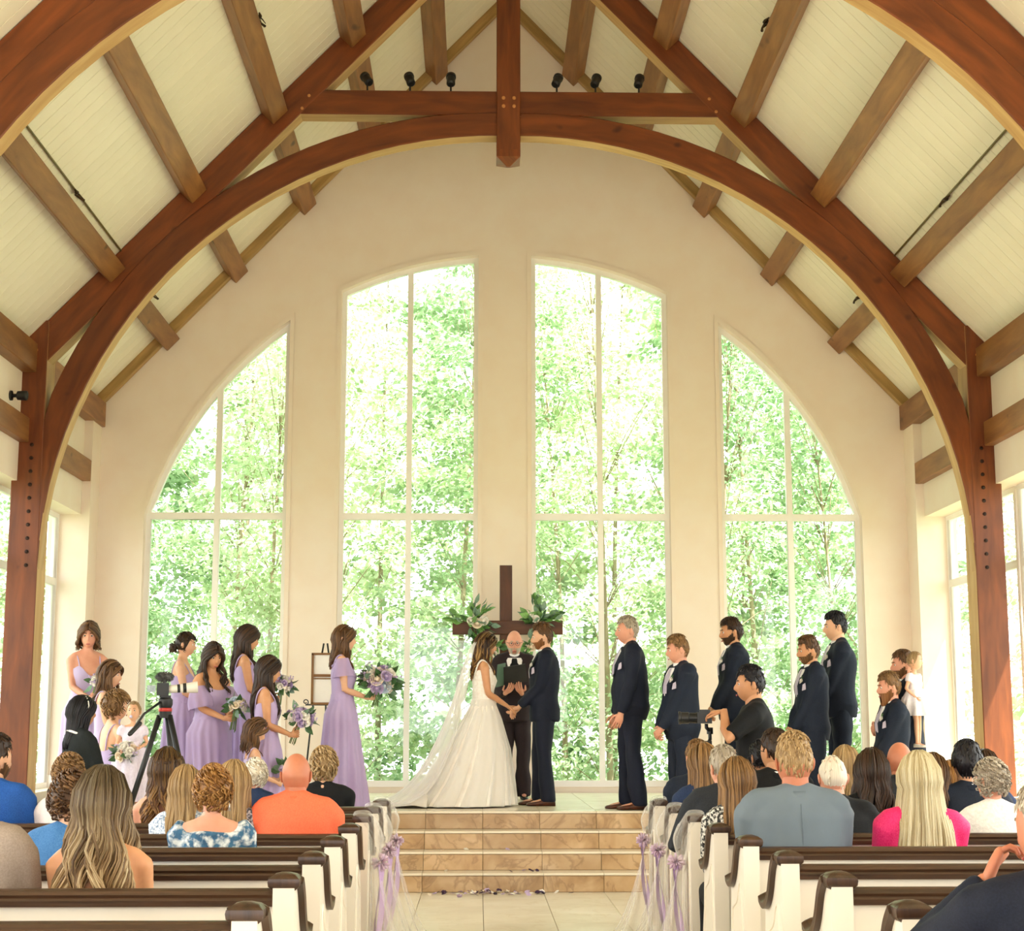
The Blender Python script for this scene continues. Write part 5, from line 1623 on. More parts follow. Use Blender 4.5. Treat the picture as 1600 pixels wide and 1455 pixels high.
mb = MB(); mb.tube([(0, -0.03, -0.16), (0, -0.03, -0.22), (0, -0.04, -0.34)], 0.017, 10); mb.build('grip', METAL, rig, smooth=3)

# ---- bride's side
HB = lambda k=1: dict(wR=(0.045*k, 0.26, 1.03), wL=(-0.045*k, 0.26, 1.03), hands={1: dict(dir=(-0.5, 0.8, 0.1), palm=(-0.5, -0.5, 0), curl=0.8), -1: dict(dir=(0.5, 0.8, 0.1), palm=(0.5, -0.5, 0), curl=0.8)})
def maid(X, Y, z, H, rz, label, head=(0, 0, 0), skin='fair', ztop=1.33, straps='thin', mat=None, build=1.0, **k):
    kw = HB(); kw.update(k)
    m = Person('person', (X, Y, z), H, R(rz), label, False, skin, head=head, build=build, legs=True, **kw)
    m.gown(mat or LILAC, ztop, straps, vneck=0.07 if straps == 'thin' else 0.03 if straps else 0.0); m.face('brown')
    return m
mh = maid(-1.30, 15.2, HP, 1.72, -86, 'bridesmaid in lilac with flutter sleeves, nearest the bride, holding a large bouquet', (-2, 0, 0), ztop=1.40, straps='wide', wR=(0.06, 0.24, 1.06), wL=(-0.06, 0.24, 1.06))
mh.long_hair('brown', 0.26, 0.016, 15, 80, 0.012, half_up=True)
for k in (1, -1):
    mb = MB(); rings = []
    for i in range(7):
        t = i/6; c = mh.sh[k] + (mh.e[k]-mh.sh[k])*(0.62*t) + Vector((0, 0, 0.012)); r = 0.060 + 0.045*t
        ax = (mh.e[k]-mh.sh[k]).normalized(); u = ax.orthogonal().normalized(); v = ax.cross(u)
        rings.append([c + (u*math.cos(a) + v*math.sin(a))*r*(1 + 0.10*t*math.sin(7*a)) for a in np.linspace(0, 2*PI, 37)[:-1]])
    mb.loft(rings, True, False); mb.build('flutter_sleeve', CHIFFON, mh.root, smooth=3)
bouquet(mh.world(0, 0.37, 1.20), (0.25, -0.25, 1), 0.165, 'large lilac, cream and greenery bouquet held beside the framed easel', ['lilac', 'cream', 'white', 'mauve', 'lilac', 'cream', 'blue'], 20, 60, 5, stems=0.14, leaf=0.12, fil=16)

b6 = maid(-2.23, 15.2, HP, 1.72, -82, 'tall bridesmaid with long dark hair, second from the framed easel', (-6, 10, 0), 'tan', 1.36, 'wide')
b6.long_hair('darkbrown', 0.40, 0.020, 13, 90, 0.013)
bouquet(b6.world(0.02, 0.36, 1.18), (0.2, -0.2, 1), 0.10, 'pale bouquet half hidden behind a dark-haired bridesmaid', ['white', 'lilac', 'white'], 12, 16, 6)
b4 = maid(-2.86, 15.42, HP, 1.675, -92, 'bridesmaid with dark hair in a low bun, by the window mullion', (4, 4, 0), 'fair', 1.31, 'thin')
b4.curls('darkbrown', 160, 0.006, 0.014, -0.55, front=0.5)
mb = MB(); c = b4.HM @ Vector((0, -0.115, -0.035))
mb.ball(c, 0.042, 12, 8)
for i in range(14):
    a = i*0.9; mb.tube([c + Vector((0.04*math.cos(a+t), 0.035*math.sin(a*1.3+t*0.6), 0.04*math.sin(a+t))) for t in (0, .6, 1.2, 1.8)], [0.006, 0.011, 0.010, 0.003], 6)
mb.build('hair_bun', HAIR['darkbrown'], b4.root, smooth=3)
b5 = maid(-2.44, 14.56, S3, 1.68, -132, 'bridesmaid in off-shoulder lilac gown with sheer ruffle sleeves', (-14, 12, 0), 'tan', 1.305, None, LILAC, 1.12, wR=(0.03, 0.25, 1.04), wL=(-0.06, 0.25, 1.03))
b5.long_hair('darkbrown', 0.32, 0.030, 17, 90, 0.014, side=1.2, spread=0.15)
for k in (1, -1):
    mb = MB(); rings = []
    ax = (b5.e[k]-b5.sh[k]).normalized(); u = ax.orthogonal().normalized(); v = ax.cross(u); L = (b5.e[k]-b5.sh[k]).length
    for i in range(9):
        t = i/8; c = b5.sh[k] + ax*(L*(0.28 + 0.72*t)); r = 0.062 + 0.05*math.sin(PI*min(1, t*1.1)*0.6)
        rings.append([c + (u*math.cos(a) + v*math.sin(a))*r*(1 + 0.09*t*math.sin(8*a)) for a in np.linspace(0, 2*PI, 41)[:-1]])
    mb.loft(rings, True, False); mb.build('ruffle_sleeve', CHIFFON, b5.root, smooth=3)
bouquet(b5.world(-0.02, 0.36, 1.15), (0.15, -0.1, 1), 0.095, 'round white and lilac bouquet held by the off-shoulder bridesmaid', ['white', 'white', 'cream', 'white', 'blue'], 15, 16, 7, fil=4)
b7 = maid(-1.90, 14.28, S2, 1.705, -84, 'bridesmaid with waist-long dark hair in front of the others, on the steps', (-4, 6, 0), 'tan', 1.33, 'wide', wR=(0.05, 0.23, 1.04), wL=(-0.05, 0.23, 1.04))
b7.long_hair('darkbrown', 0.42, 0.018, 11, 95, 0.013)
bouquet(b7.world(0, 0.32, 1.18), (0.35, -0.1, 1), 0.115, 'lilac and white bouquet held low in front of the steps', ['lilac', 'white', 'lilac', 'white'], 16, 24, 8)
b1 = maid(-3.68, 15.0, HP, 1.74, -150, 'bridesmaid with chin-length curls facing forward beside the timber post', (-20, 4, 0), 'pink', 1.31, 'thin', LILAC2)
b1.long_hair('brown', 0.10, 0.022, 30, 90, 0.012, side=1.2, front_drop=False, rnd_len=0.4)
bouquet(b1.world(0.0, 0.33, 1.17), (0.1, 0, 1), 0.07, 'small white posy held by the curly-haired bridesmaid at the post', ['white', 'white', 'lilac'], 10, 8, 9)
b2 = maid(-3.31, 14.28, S2, 1.665, -94, 'bridesmaid with half-up brown hair, left of the tripod', (0, 4, 0), 'fair', 1.35, 'wide', LILAC2)
b2.long_hair('brown', 0.24, 0.018, 14, 75, 0.012, half_up=True)
b3 = maid(-3.05, 13.4, 0, 1.70, -58, 'bridesmaid with pinned-up light brown curls, seen from behind with a toddler', (-10, 2, 0), 'fair', 1.27, 'thin', LILAC, wR=(0.20, 0.30, 1.06), wL=(-0.04, 0.33, 1.02))
b3.curls('lightbrown', 300, 0.0085, 0.026, -0.85, front=0.5, length=0.07)
bouquet(at(200, 1178, 13.15), (0.2, -0.2, 1), 0.105, 'white rose bouquet beside the toddler in pale lilac', ['white', 'white', 'cream'], 14, 14, 10, fil=3)
q = at(209, 1108, 13.2)
td1 = toddler((q.x, 13.2, q.z-0.80), 190, 'toddler with a dummy in her mouth and pale lilac dress', PDRESS, 'sandy', (-12, -6, 0), 0.80)
mb = MB(); c = td1.HM @ Vector((0, 0.108, -0.068)); mb.ball(c, 0.013, 10, 6); mb.build('dummy', pmat('dummy_lilac', '#c8bfd8', None, 5, 0.4), td1.root, smooth=3)
gl = Person('person', (-1.96, 14.0, S1), 1.27, R(-70), 'flower girl in lilac looking down at her posy', False, 'fair', head=(-6, 26, 0), hs=1.22, wR=(0.08, 0.28, 1.05), wL=(-0.06, 0.30, 1.08), build=0.95,
            hands={1: dict(palm=(-1, 0, 0), curl=0.8), -1: dict(palm=(1, 0, 0), curl=0.8)})
gl.gown(LILAC2, 1.36, 'wide', (0.24, 0.22), 14, mid=(0.18, 0.17)); gl.long_hair('brown', 0.26, 0.016, 14, 70, 0.012, half_up=True); gl.face('brown')
bouquet(gl.world(0.0, 0.40, 1.20), (0.3, -0.1, 1), 0.06, 'tiny lilac posy in the flower girl hands', ['lilac', 'white', 'lilac'], 10, 14, 11, stems=0.1)

# woman in black by the tripod
bk = Person('person', (-3.03, 12.2, 0), 1.63, R(-48), 'woman in black cardigan with a pearl headband, beside the tripod', False, 'olive', head=(-12, -4, 0), wR=(0.10, 0.30, 1.02), wL=(-0.10, 0.30, 1.02))
bk.garment('cardigan', cloth('soft_black', '#191d1d', '#222626', 0.85), 0.020, 0.80, 1.46, 2.0, 0.018, coll=1.475, amp=0.004); bk.trousers(BLACK); bk.long_hair('black', 0.26, 0.003, 5, 110, 0.011, tight=0.62, front_drop=False)
mb = MB(); mb.tube([bk.T(0.098*math.cos(a), -0.022+0.082*math.sin(a), 1.478 - 0.03*abs(math.cos(a))**2) for a in np.linspace(0, 2*PI, 25)], 0.009, 6); mb.build('white_collar_band', SHIRTW, bk.root, smooth=3)
mb = MB(); mb.tube([bk.HM @ head_surface(False, a, ph, 0.020) for a, ph in ((1.45, 0.0), (1.42, 0.5), (1.3, 1.0), (0.0, 1.25), (-1.3, 1.0), (-1.42, 0.5), (-1.45, 0.0))], 0.010, 6, flat=0.5); hb = mb.build('headband', BLACK, bk.root, smooth=3)
rr = random.Random(4)
for i in range(26):
    t = rr.uniform(-1, 1); ph = 0.1 + 1.1*(1-abs(t)); mb = MB()
    mb.ball(bk.HM @ head_surface(False, math.copysign(1.40 - 0.25*(1-abs(t)), t), ph, 0.027), 0.0055, 6, 5); mb.build('pearl', PET['white'], hb, smooth=3)
# ================================================================== seated guests
FLORAL = pmat('floral_blouse', '#2c5474', '#3a6a8c', 30, 0.8, 0.1, blotch=('#dfe3e2', 26))
SPRIG = pmat('sprig_blouse', '#c9d2dc', '#dbe2ea', 60, 0.8, 0.1, blotch=('#6e86a8', 90))
LEAFPRINT = pmat('dark_print', '#3a3a44', '#4a4a55', 60, 0.8, 0.1, blotch=('#b5b0b8', 85))
BWPRINT = pmat('black_white_print', '#121214', '#1a1a1c', 40, 0.8, 0.1, blotch=('#e4e0d8', 70))
ORANGE = cloth('coral_polo', '#ee6a48', '#f47752', 0.75)
BLUES = cloth('royal_blue_shirt', '#1f4f9c', '#2a60b4', 0.7)
DENIM = cloth('denim_blue_shirt', '#3c6ea6', '#4b7db2', 0.75)
TANJ = cloth('taupe_jacket', '#9a8b80', '#a8998d', 0.8)
GREYS = cloth('grey_suit', '#66727c', '#6c7882', 0.75, sc=6)
PINK = cloth('fuchsia', '#d81e63', '#e83a78', 0.6)
LACEW = pmat('white_lace_top', '#e4dfd8', '#f3efe9', 70, 0.8, 0.4)
PALE = cloth('pale_pink_top', '#ecdcd6', '#f3e6e0', 0.8)
NAVYD = cloth('navy_dress', '#1c2a45', '#24365a', 0.7)
def guest(X, row, top, label, male, skin, rz=0, head=(0, 0, 0), dy=0.33, build=1.0, **k):
    Y = D0 + PS*row + dy
    H = 1.78*(top-0.43)/(1.78-0.93+0.115+0.0)*1.018
    return Person('person', (X, Y, 0), H, R(rz), label, male, skin, seated=True, head=head, build=build, group='guests seated in the pews', lean=-0.04, voxel=0.013 if row < 5 else 0.015, **k)
def lower(p, mat): p.trousers(mat)
# -- left side
p = guest(-1.31, 1, 1.255, 'woman with long wavy blonde hair and bare shoulders, nearest on the left', False, 'tan', build=1.05); p.long_hair('blonde', 0.42, 0.030, 10, 260, 0.0088, spread=0.38, side=1.0, top=0.024, rnd_len=0.35)
p.garment('strapless_top', BLACK, 0.010, 0.80, 1.20, 0.0, amp=0.002); lower(p, BLACK)
p = guest(-1.76, 1, 1.30, 'man in a taupe jacket cut off by the left edge', True, 'fair'); p.suit(TANJ); p.short_hair('brown')
p = guest(-1.63, 2, 1.225, 'boy with tousled brown hair and denim blue shirt', True, 'fair', head=(-25, 0, 0)); p.curls('brown', 420, 0.0075, 0.022, -0.5, length=0.042); p.garment('shirt', DENIM, 0.018, 0.80, 1.47, 2.0, 0.018, amp=0.006); p.collar(DENIM, 0.07); lower(p, CHAR)
p = guest(-2.31, 5, 1.255, 'guest with short light brown hair and pale pink top', False, 'fair', head=(-20, 0, 0)); p.curls('lightbrown', 320, 0.0075, 0.018, -0.5, length=0.045); p.garment('top', PALE, 0.014, 0.80, 1.46, 0.9, 0.014); lower(p, CHAR)
p = guest(-2.73, 5, 1.345, 'bearded man in royal blue shirt at the left edge', True, 'fair', head=(-35, 0, 0)); p.short_hair('darkbrown', 0.010, 0.034); p.beard('brown', 0.004); p.face('darkbrown'); p.garment('shirt', BLUES, 0.020, 0.80, 1.47, 2.0, 0.018, amp=0.006); p.collar(BLUES); lower(p, CHAR)
p = guest(-1.76, 5, 1.275, 'woman with long honey curls in a half-up braid, bare shoulders', False, 'pink'); p.long_hair('honey', 0.36, 0.026, 15, 220, 0.009, spread=0.15, half_up=True, side=1.1, top=0.020); p.garment('strapless_top', PALE, 0.010, 0.80, 1.16, 0.0); lower(p, CHAR)
mb = MB()
for k in (1, -1):
    for i in range(9):
        t = i/8; mb.ball(p.HM @ head_surface(False, k*(1.5 + 1.45*t), 0.62 - 0.25*t, 0.026), (0.017*p.s, 0.015*p.s, 0.013*p.s), 8, 6)
mb.build('braid', HAIR['honey'], p.root, smooth=3)
p = guest(-1.21, 3, 1.225, 'woman with short auburn hair and blue floral blouse', False, 'pink', build=1.12); p.curls('auburn', 560, 0.0065, 0.026, -0.62, length=0.05); p.garment('blouse', FLORAL, 0.022, 0.80, 1.41, 1.1, 0.030, amp=0.007); lower(p, NAVY)
mb = MB(); mb.tube([p.HM @ Vector((0.086, -0.01, -0.045 - 0.05*t)) for t in (0, 0.5, 1)], [0.002, 0.003, 0.008], 6); mb.build('earring', pmat('silver', '#c9c6c0', None, 5, 0.3, metal=1.0), p.root, smooth=3)
p = guest(-1.25, 4, 1.225, 'woman with long straight blonde hair behind the floral blouse', False, 'fair', head=(10, 0, 0)); p.long_hair('sandy', 0.34, 0.008, 6, 170, 0.009, side=1.1); p.garment('blouse', LEAFPRINT, 0.018, 0.80, 1.45, 2.0, 0.018); lower(p, NAVY)
p = guest(-1.49, 4, 1.20, 'woman in pale sprigged blouse half hidden in the fourth row', False, 'fair', head=(-8, 0, 0)); p.long_hair('sandy', 0.28, 0.01, 7, 90, 0.012); p.garment('blouse', SPRIG, 0.018, 0.80, 1.45, 2.0, 0.020); lower(p, NAVY)
p = guest(-1.50, 7, 1.185, 'white-haired lady in navy in the front left pew', False, 'pink', head=(14, 4, 0)); p.curls('white', 320, 0.008, 0.024, -0.65, length=0.045); p.garment('jacket', NAVYD, 0.020, 0.80, 1.46, 2.0, 0.018); lower(p, NAVY)
p = guest(-0.93, 4, 1.278, 'bald man in a coral polo shirt', True, 'red', build=1.13); p.garment('polo_shirt', ORANGE, 0.024, 0.80, 1.47, 1.0, 0.026, amp=0.005); p.collar(ORANGE); lower(p, CHAR)
p = guest(-1.04, 7, 1.258, 'woman with tousled dark blonde hair and black shawl, front left pew', False, 'fair', head=(10, 0, 0)); p.curls('sandy', 340, 0.009, 0.028, -0.95, length=0.085); p.garment('shawl', BLACK, 0.026, 0.80, 1.45, 1.2, 0.03, amp=0.008); lower(p, BLACK)
# -- right side
p = guest(1.46, 3, 1.375, 'broad man with cropped fair hair in a grey suit', True, 'red', build=1.15); p.suit(GREYS); p.short_hair('sandy', 0.007, 0.020, tufts=620, back=-0.45, fade=0.3)
p = guest(2.04, 3, 1.278, 'woman with very long silver-blonde hair and fuchsia top', False, 'fair', build=1.12); p.long_hair('silverblond', 0.50, 0.006, 5, 340, 0.0075, spread=0.75, side=1.0, top=0.022, rnd_len=0.12); p.garment('blouse', PINK, 0.022, 0.80, 1.45, 1.1, 0.03, amp=0.006); lower(p, BLACK)
p = guest(1.335, 4, 1.238, 'woman with straight light brown hair and black-white print dress', False, 'fair', head=(12, 0, 0)); p.long_hair('lightbrown', 0.34, 0.005, 5, 220, 0.008, side=1.05, tight=-0.1, top=0.020); p.garment('dress', BWPRINT, 0.016, 0.80, 1.45, 1.6, 0.018); lower(p, BLACK)
p = guest(1.40, 5, 1.29, 'grey-haired man in charcoal suit with elbow over the aisle', True, 'pink', head=(14, 0, 0), wL=(-0.12, 0.22, 1.10), eL=(-1.0, -0.5, -0.6)); p.suit(CHAR); p.short_hair('grey', 0.012, 0.022, back=-0.6)
p = guest(1.41, 6, 1.29, 'woman with long brown hair in navy, second right pew', False, 'fair', head=(16, 0, 0)); p.long_hair('lightbrown', 0.30, 0.008, 7, 100, 0.012); p.garment('dress', NAVYD, 0.016, 0.80, 1.45, 1.6, 0.018); lower(p, NAVY)
p = guest(1.49, 7, 1.31, 'man with grey-brown hair and navy suit by the aisle, front right pew', True, 'pink', head=(12, 0, 0)); p.suit(NAVY); p.short_hair('lightbrown', 0.010, 0.018)
p = guest(1.93, 7, 1.318, 'woman with black hair pinned up, front right pew', False, 'olive', head=(16, 0, 0)); p.curls('black', 160, 0.006, 0.014, -0.6, front=0.5); p.garment('dress', BLACK, 0.016, 0.80, 1.45, 2.0, 0.018); lower(p, BLACK)
mb = MB(); mb.ball(p.HM @ Vector((-0.01, -0.10, 0.03)), 0.045, 12, 8); mb.build('hair_bun', HAIR['black'], p.root, smooth=3)
p = guest(1.86, 6, 1.38, 'dark-haired man with glasses in black, beside the grey suit', True, 'tan', head=(28, 0, 0)); p.suit(BLACK); p.short_hair('darkbrown', 0.012, 0.022); p.glasses(METAL)
p = guest(1.83, 4, 1.262, 'balding man in black suit with thin white hair', True, 'pink', build=1.1); p.suit(BLACK); p.short_hair('white', 0.004, 0.003, back=-0.5, front=0.95, tufts=40, fade=1.0)
p = guest(2.30, 6, 1.275, 'blonde woman in the second right pew, behind the bald man', False, 'fair'); p.long_hair('sandy', 0.26, 0.012, 9, 100, 0.012); p.garment('dress', BLACK, 0.016, 0.80, 1.45, 1.6, 0.018); lower(p, BLACK)
p = guest(2.25, 5, 1.265, 'woman with dark brown wavy hair in black', False, 'fair'); p.long_hair('darkbrown', 0.26, 0.020, 11, 120, 0.0125, side=1.0, spread=0.15, top=0.022); p.garment('dress', BLACK, 0.018, 0.80, 1.45, 2.0, 0.018); lower(p, BLACK)
p = guest(2.64, 6, 1.315, 'bald man seen just behind the silver-blonde hair', True, 'red'); p.suit(CHAR)
p = guest(2.60, 5, 1.245, 'brown-haired guest mostly hidden by the silver-blonde hair', False, 'fair', head=(-15, 0, 0)); p.long_hair('brown', 0.2, 0.012, 9, 80, 0.012); p.garment('top', GREYS, 0.016, 0.80, 1.45, 2.0, 0.018); lower(p, BLACK)
p = guest(2.95, 6, 1.16, 'ginger-haired child glimpsed in the second right pew', False, 'fair', hs=1.1); p.long_hair('auburn', 0.22, 0.01, 9, 80, 0.012); p.garment('top', NAVYD, 0.016, 0.80, 1.45, 2.0, 0.018); lower(p, BLACK)
p = guest(2.80, 5, 1.318, 'man with slicked dark hair and navy suit', True, 'fair', head=(-6, 0, 0)); p.suit(NAVY); p.short_hair('black', 0.016, 0.024, back=-0.8, fade=0.9, tl=0.05)
p = guest(2.655, 4, 1.24, 'short grey-haired woman with white glasses and lace top', False, 'pink', head=(26, 0, 0)); p.curls('grey', 520, 0.006, 0.020, -0.55, length=0.035); p.garment('lace_top', LACEW, 0.020, 0.80, 1.45, 1.2, 0.026, amp=0.006); lower(p, CHAR); p.glasses(PET['white'])
p = guest(3.18, 6, 1.25, 'dark-haired guest behind the grey-haired woman', False, 'olive'); p.long_hair('darkbrown', 0.2, 0.01, 9, 80, 0.012); p.garment('top', NAVYD, 0.018, 0.80, 1.45, 2.0, 0.018); lower(p, BLACK)
p = guest(1.40, -1, 1.285, 'man in dark suit resting his chin on his hand, cut off by the right edge', True, 'red', rz=8, head=(24, 6, 0), wL=(-0.12, 0.17, 1.47), eL=(-0.9, 0.3, -1.0), build=1.08,
          hands={-1: dict(dir=(0.45, 0.0, 0.85), palm=(0.7, -0.3, -0.2), curl=0.9)}); p.suit(NAVY2); p.short_hair('grey', 0.006, 0.012, fade=0.4); p.face('grey')
run_jobs()
# ================================================================== cross, flowers, easel, tripod, pew ribbons, petals
cy = 18.25
LEAF_ME['bright'] = _leaf_me(pmat('fresh_leaf', '#5d8a44', '#7fae5c', 9, 0.45, rnd=0.2), 'leaf')
tl, br_ = at(781, 884, cy), at(800, 1243, cy)
root = empty('wooden_cross', ((tl.x+br_.x)/2, cy, HP), label='tall dark wooden cross in front of the centre pier', cat='cross')
ht = tl.z - HP
timber('upright', (0, 0, 0.04), (0, 0, ht), 0.145, 0.09, W_CROSS, root, up=(0, 1, 0))
a1, a2 = at(707, 981, cy-0.05), at(879, 981, cy-0.05)
timber('crossbar', (a1.x-root.location.x, -0.05, a1.z-HP), (a2.x-root.location.x, -0.05, a2.z-HP), 0.09, 0.160, W_CROSS, root)
MB().box((-0.27, -0.2, 0), (0.27, 0.2, 0.04)).build('base', W_CROSS, root)
def spray(pos, label, seed, flowers, nl, dirs, size=0.13):
    rnd = random.Random(seed)
    rt = empty('floral_spray', pos, label=label, cat='flower arrangement', group='greenery on the cross')
    for i in range(nl):
        d = Vector(dirs[i % len(dirs)]) + Vector((rnd.uniform(-.5, .5), rnd.uniform(-.5, 0.1), rnd.uniform(-.5, .5)))
        d.normalize(); b = Vector(dirs[i % len(dirs)])*rnd.uniform(0.0, 0.22) + Vector((rnd.uniform(-.05, .05), -0.05*rnd.random(), rnd.uniform(-.05, .05)))
        inst(LEAF_ME[rnd.choice(['green', 'bright', 'bright', 'grey'])], 'leaf', rt, b + Vector((0, -0.02*rnd.random(), 0)), aim(d, rnd.random()*6, 'Y'), size*rnd.uniform(0.7, 1.2))
    for i, (dx, dz, r, k) in enumerate(flowers):
        inst(rose_mesh(k), 'rose', rt, (dx, -0.06, dz), aim((0.2*(i-1), -1, 0.25)), r)
    mb = MB()
    for d in dirs: mb.tube([(0, 0, 0), Vector(d)*0.12, Vector(d)*0.26], [0.006, 0.004, 0.002], 5)
    mb.build('twigs', STEMG, rt, smooth=3)
spray(at(738, 975, cy-0.12), 'white rose and greenery spray on the left arm of the cross', 21, [(0.06, 0.0, 0.055, 'cream'), (0.13, 0.03, 0.05, 'white'), (-0.02, 0.03, 0.04, 'white')], 90, [(-1, 0, 0.4), (0.7, 0, 0.8), (0.3, 0, -1), (1, 0, -0.1), (0, 0, 1)], 0.115)
spray(at(845, 968, cy-0.12), 'leafy spray with white baby blooms on the right arm of the cross', 22, [(-0.06, 0.0, 0.04, 'white'), (-0.12, 0.05, 0.03, 'white')], 90, [(-0.3, 0, 1), (0.8, 0, 0.2), (-0.8, 0, 0.1), (0.4, 0, -0.8)], 0.12)
spray(at(765, 1012, cy-0.12), 'trailing greenery hanging below the left arm of the cross', 23, [(0.0, 0.02, 0.04, 'white')], 50, [(0.5, 0, -0.8), (-0.4, 0, 0.6), (0.8, 0, 0.1)], 0.10)
spray(at(828, 1012, cy-0.12), 'trailing greenery hanging below the right arm of the cross', 24, [(0.02, 0.0, 0.045, 'cream')], 50, [(-0.5, 0, -0.6), (0.4, 0, 0.7), (-0.8, 0, 0.1)], 0.10)

# easel with framed board
ey = 17.7
p0, p1 = at(488, 1022, ey), at(526, 1100, ey)
root = empty('easel', ((p0.x+p1.x)/2, ey, HP), label='black iron easel holding a wood-framed white board beside the bridesmaids', cat='easel')
zt, zb = p0.z-HP, p1.z-HP; hw = 0.13
W_FRAME = wood('frame_wood', '#6a4522', '#8d6235', 0.5, 0.4, 0.05)
for k, q in ((-1, -0.12), (1, 0.12)):
    mb = MB(); mb.tube([(k*0.20, -0.10, 0), (q, 0, zb), (0.02*k, 0.06, zt+0.12)], 0.010, 8); mb.build('leg', METAL, root, smooth=3)
mb = MB(); mb.tube([(0, 0.45, 0), (0, 0.06, zt)], 0.010, 8); mb.build('leg', METAL, root, smooth=3)
mb = MB(); mb.tube([(-0.2, -0.04, zb-0.01), (0.2, -0.04, zb-0.01)], 0.009, 8); mb.tube([(-0.2 + 0.03*math.cos(t)*(1-t/9), -0.04, zb+0.02 + 0.03*math.sin(t)*(1-t/9)) for t in np.linspace(-1.6, 6, 18)], 0.006, 6); mb.build('ledge_scroll', METAL, root, smooth=3)
bd = MB(); bd.box((-hw, -0.035, zb), (hw, -0.02, zt)); bo = bd.build('board', pmat('board_white', '#efe9e2', '#f5f0ea', 4, 0.6), root)
for (x0, z0, x1, z1) in ((-hw-0.012, zb-0.01, hw+0.012, zb+0.014), (-hw-0.012, zt-0.014, hw+0.012, zt+0.01), (-hw-0.012, zb, -hw+0.014, zt), (hw-0.014, zb, hw+0.012, zt)):
    mb = MB(); mb.box((x0, -0.055, z0), (x1, -0.015, z1)); mb.build('frame_bar', W_FRAME, root)
mb = MB(); mb.box((-hw, -0.05, (zb+zt)/2+0.02), (hw, -0.035, (zb+zt)/2+0.05)); mb.box((-hw, -0.05, (zb+zt)/2-0.005), (hw, -0.035, (zb+zt)/2+0.008)); mb.build('middle_bar', W_FRAME, root)
mb = MB()
mb.tube([(hw+0.01, -0.06, zb+0.25), (hw+0.03, -0.07, zb), (hw+0.01, -0.06, zb-0.3), (hw+0.02, -0.06, zb-0.55)], 0.018, 6, flat=0.2); mb.build('ribbon', LILAC, root, smooth=3)

# video camera on tripod
ty = 12.3
c = at(258, 1118, ty)
tr_ = empty('tripod', (c.x, ty, 0), label='black video tripod with red ring among the bridesmaids', cat='tripod')
hz = c.z
RED = pmat('anodised_red', '#b5281c', None, 5, 0.35)
MB().lathe([(0.002, hz-0.02), (0.045, hz-0.02), (0.05, hz+0.03), (0.04, hz+0.035), (0.002, hz+0.035)], n=18).build('bowl', METAL, tr_, smooth=0.6)
MB().lathe([(0.050, hz+0.03), (0.052, hz+0.034), (0.052, hz+0.052), (0.050, hz+0.056), (0.02, hz+0.056)], n=20).build('red_ring', RED, tr_, smooth=0.6)
MB().lathe([(0.002, hz+0.055), (0.045, hz+0.055), (0.055, hz+0.08), (0.055, hz+0.12), (0.04, hz+0.135), (0.002, hz+0.135)], n=18).build('fluid_head', METAL, tr_, smooth=0.6)
for a in (R(190), R(-20), R(75)):
    d = Vector((math.cos(a), math.sin(a), 0)); sp = 0.50
    mb = MB(); mb.tube([d*0.04+Vector((0, 0, hz)), d*(sp*0.55)+Vector((0, 0, hz*0.45))], 0.022, 10); mb.tube([d*(sp*0.5)+Vector((0, 0, hz*0.5)), d*sp+Vector((0, 0, 0.02))], 0.015, 8)
    l = mb.build('leg', METAL, tr_, smooth=2)
    mb = MB(); mb.ball(d*sp+Vector((0, 0, 0.018)), 0.022, 8, 6); mb.build('rubber_foot', METAL, l, smooth=3)
e = at(203, 1147, ty-0.25)
mb = MB(); q0 = Vector((-0.03, -0.05, hz+0.10)); q1 = Vector((e.x-c.x, -0.25, e.z)); mb.tube([q0, (q0+q1)/2+Vector((-0.01, 0, 0.03)), q1], [0.010, 0.010, 0.010], 8); h = mb.build('pan_handle', METAL, tr_, smooth=2)
mb = MB(); mb.tube([q0+(q1-q0)*0.68, q1], 0.018, 10, round_end=True); mb.build('grip', METAL, h, smooth=2)
b0 = at(258, 1088, ty)
cm = empty('video_camera', (b0.x, ty, hz+0.135), R(-78), label='mirrorless video camera with white telephoto lens and furry microphone on tripod', cat='camera')
MB().box((-0.05, -0.075, 0.02), (0.05, 0.03, 0.13)).box((-0.03, -0.05, 0), (0.03, 0.05, 0.02)).build('camera_body', cammat, cm)
MB().box((-0.06, -0.16, 0.05), (-0.052, -0.085, 0.11)).build('flip_screen', pmat('screen_glow', '#8a97a0', '#c3ccd2', 20, 0.3), cm)
LENSW = pmat('lens_white', '#d9d2c4', '#e2dccf', 6, 0.4)
lens = [('lens', [(0.033, 0), (0.036, 0.03), (0.036, 0.075)], LENSW), ('focus_ring', [(0.038, 0.075), (0.038, 0.10)], METAL), ('lens_barrel', [(0.039, 0.10), (0.041, 0.125)], LENSW), ('zoom_ring', [(0.043, 0.125), (0.043, 0.155)], METAL), ('lens_hood', [(0.043, 0.155), (0.050, 0.21), (0.050, 0.255), (0.045, 0.255), (0.04, 0.20), (0.002, 0.19)], LENSW)]
for nm, pr, mt in lens:
    b = MB().lathe([(0.002, pr[0][1])] + pr + ([(0.002, pr[-1][1])] if pr[-1][0] > 0.01 else []), n=20).build(nm, mt, cm, smooth=0.5); b.rotation_euler = (-PI/2+0.08, 0, 0); b.location = (0, 0.03, 0.075)
mb = MB(); rr = random.Random(8)
mb.ball((0, -0.01, 0.185), (0.034, 0.075, 0.040), 14, 10)
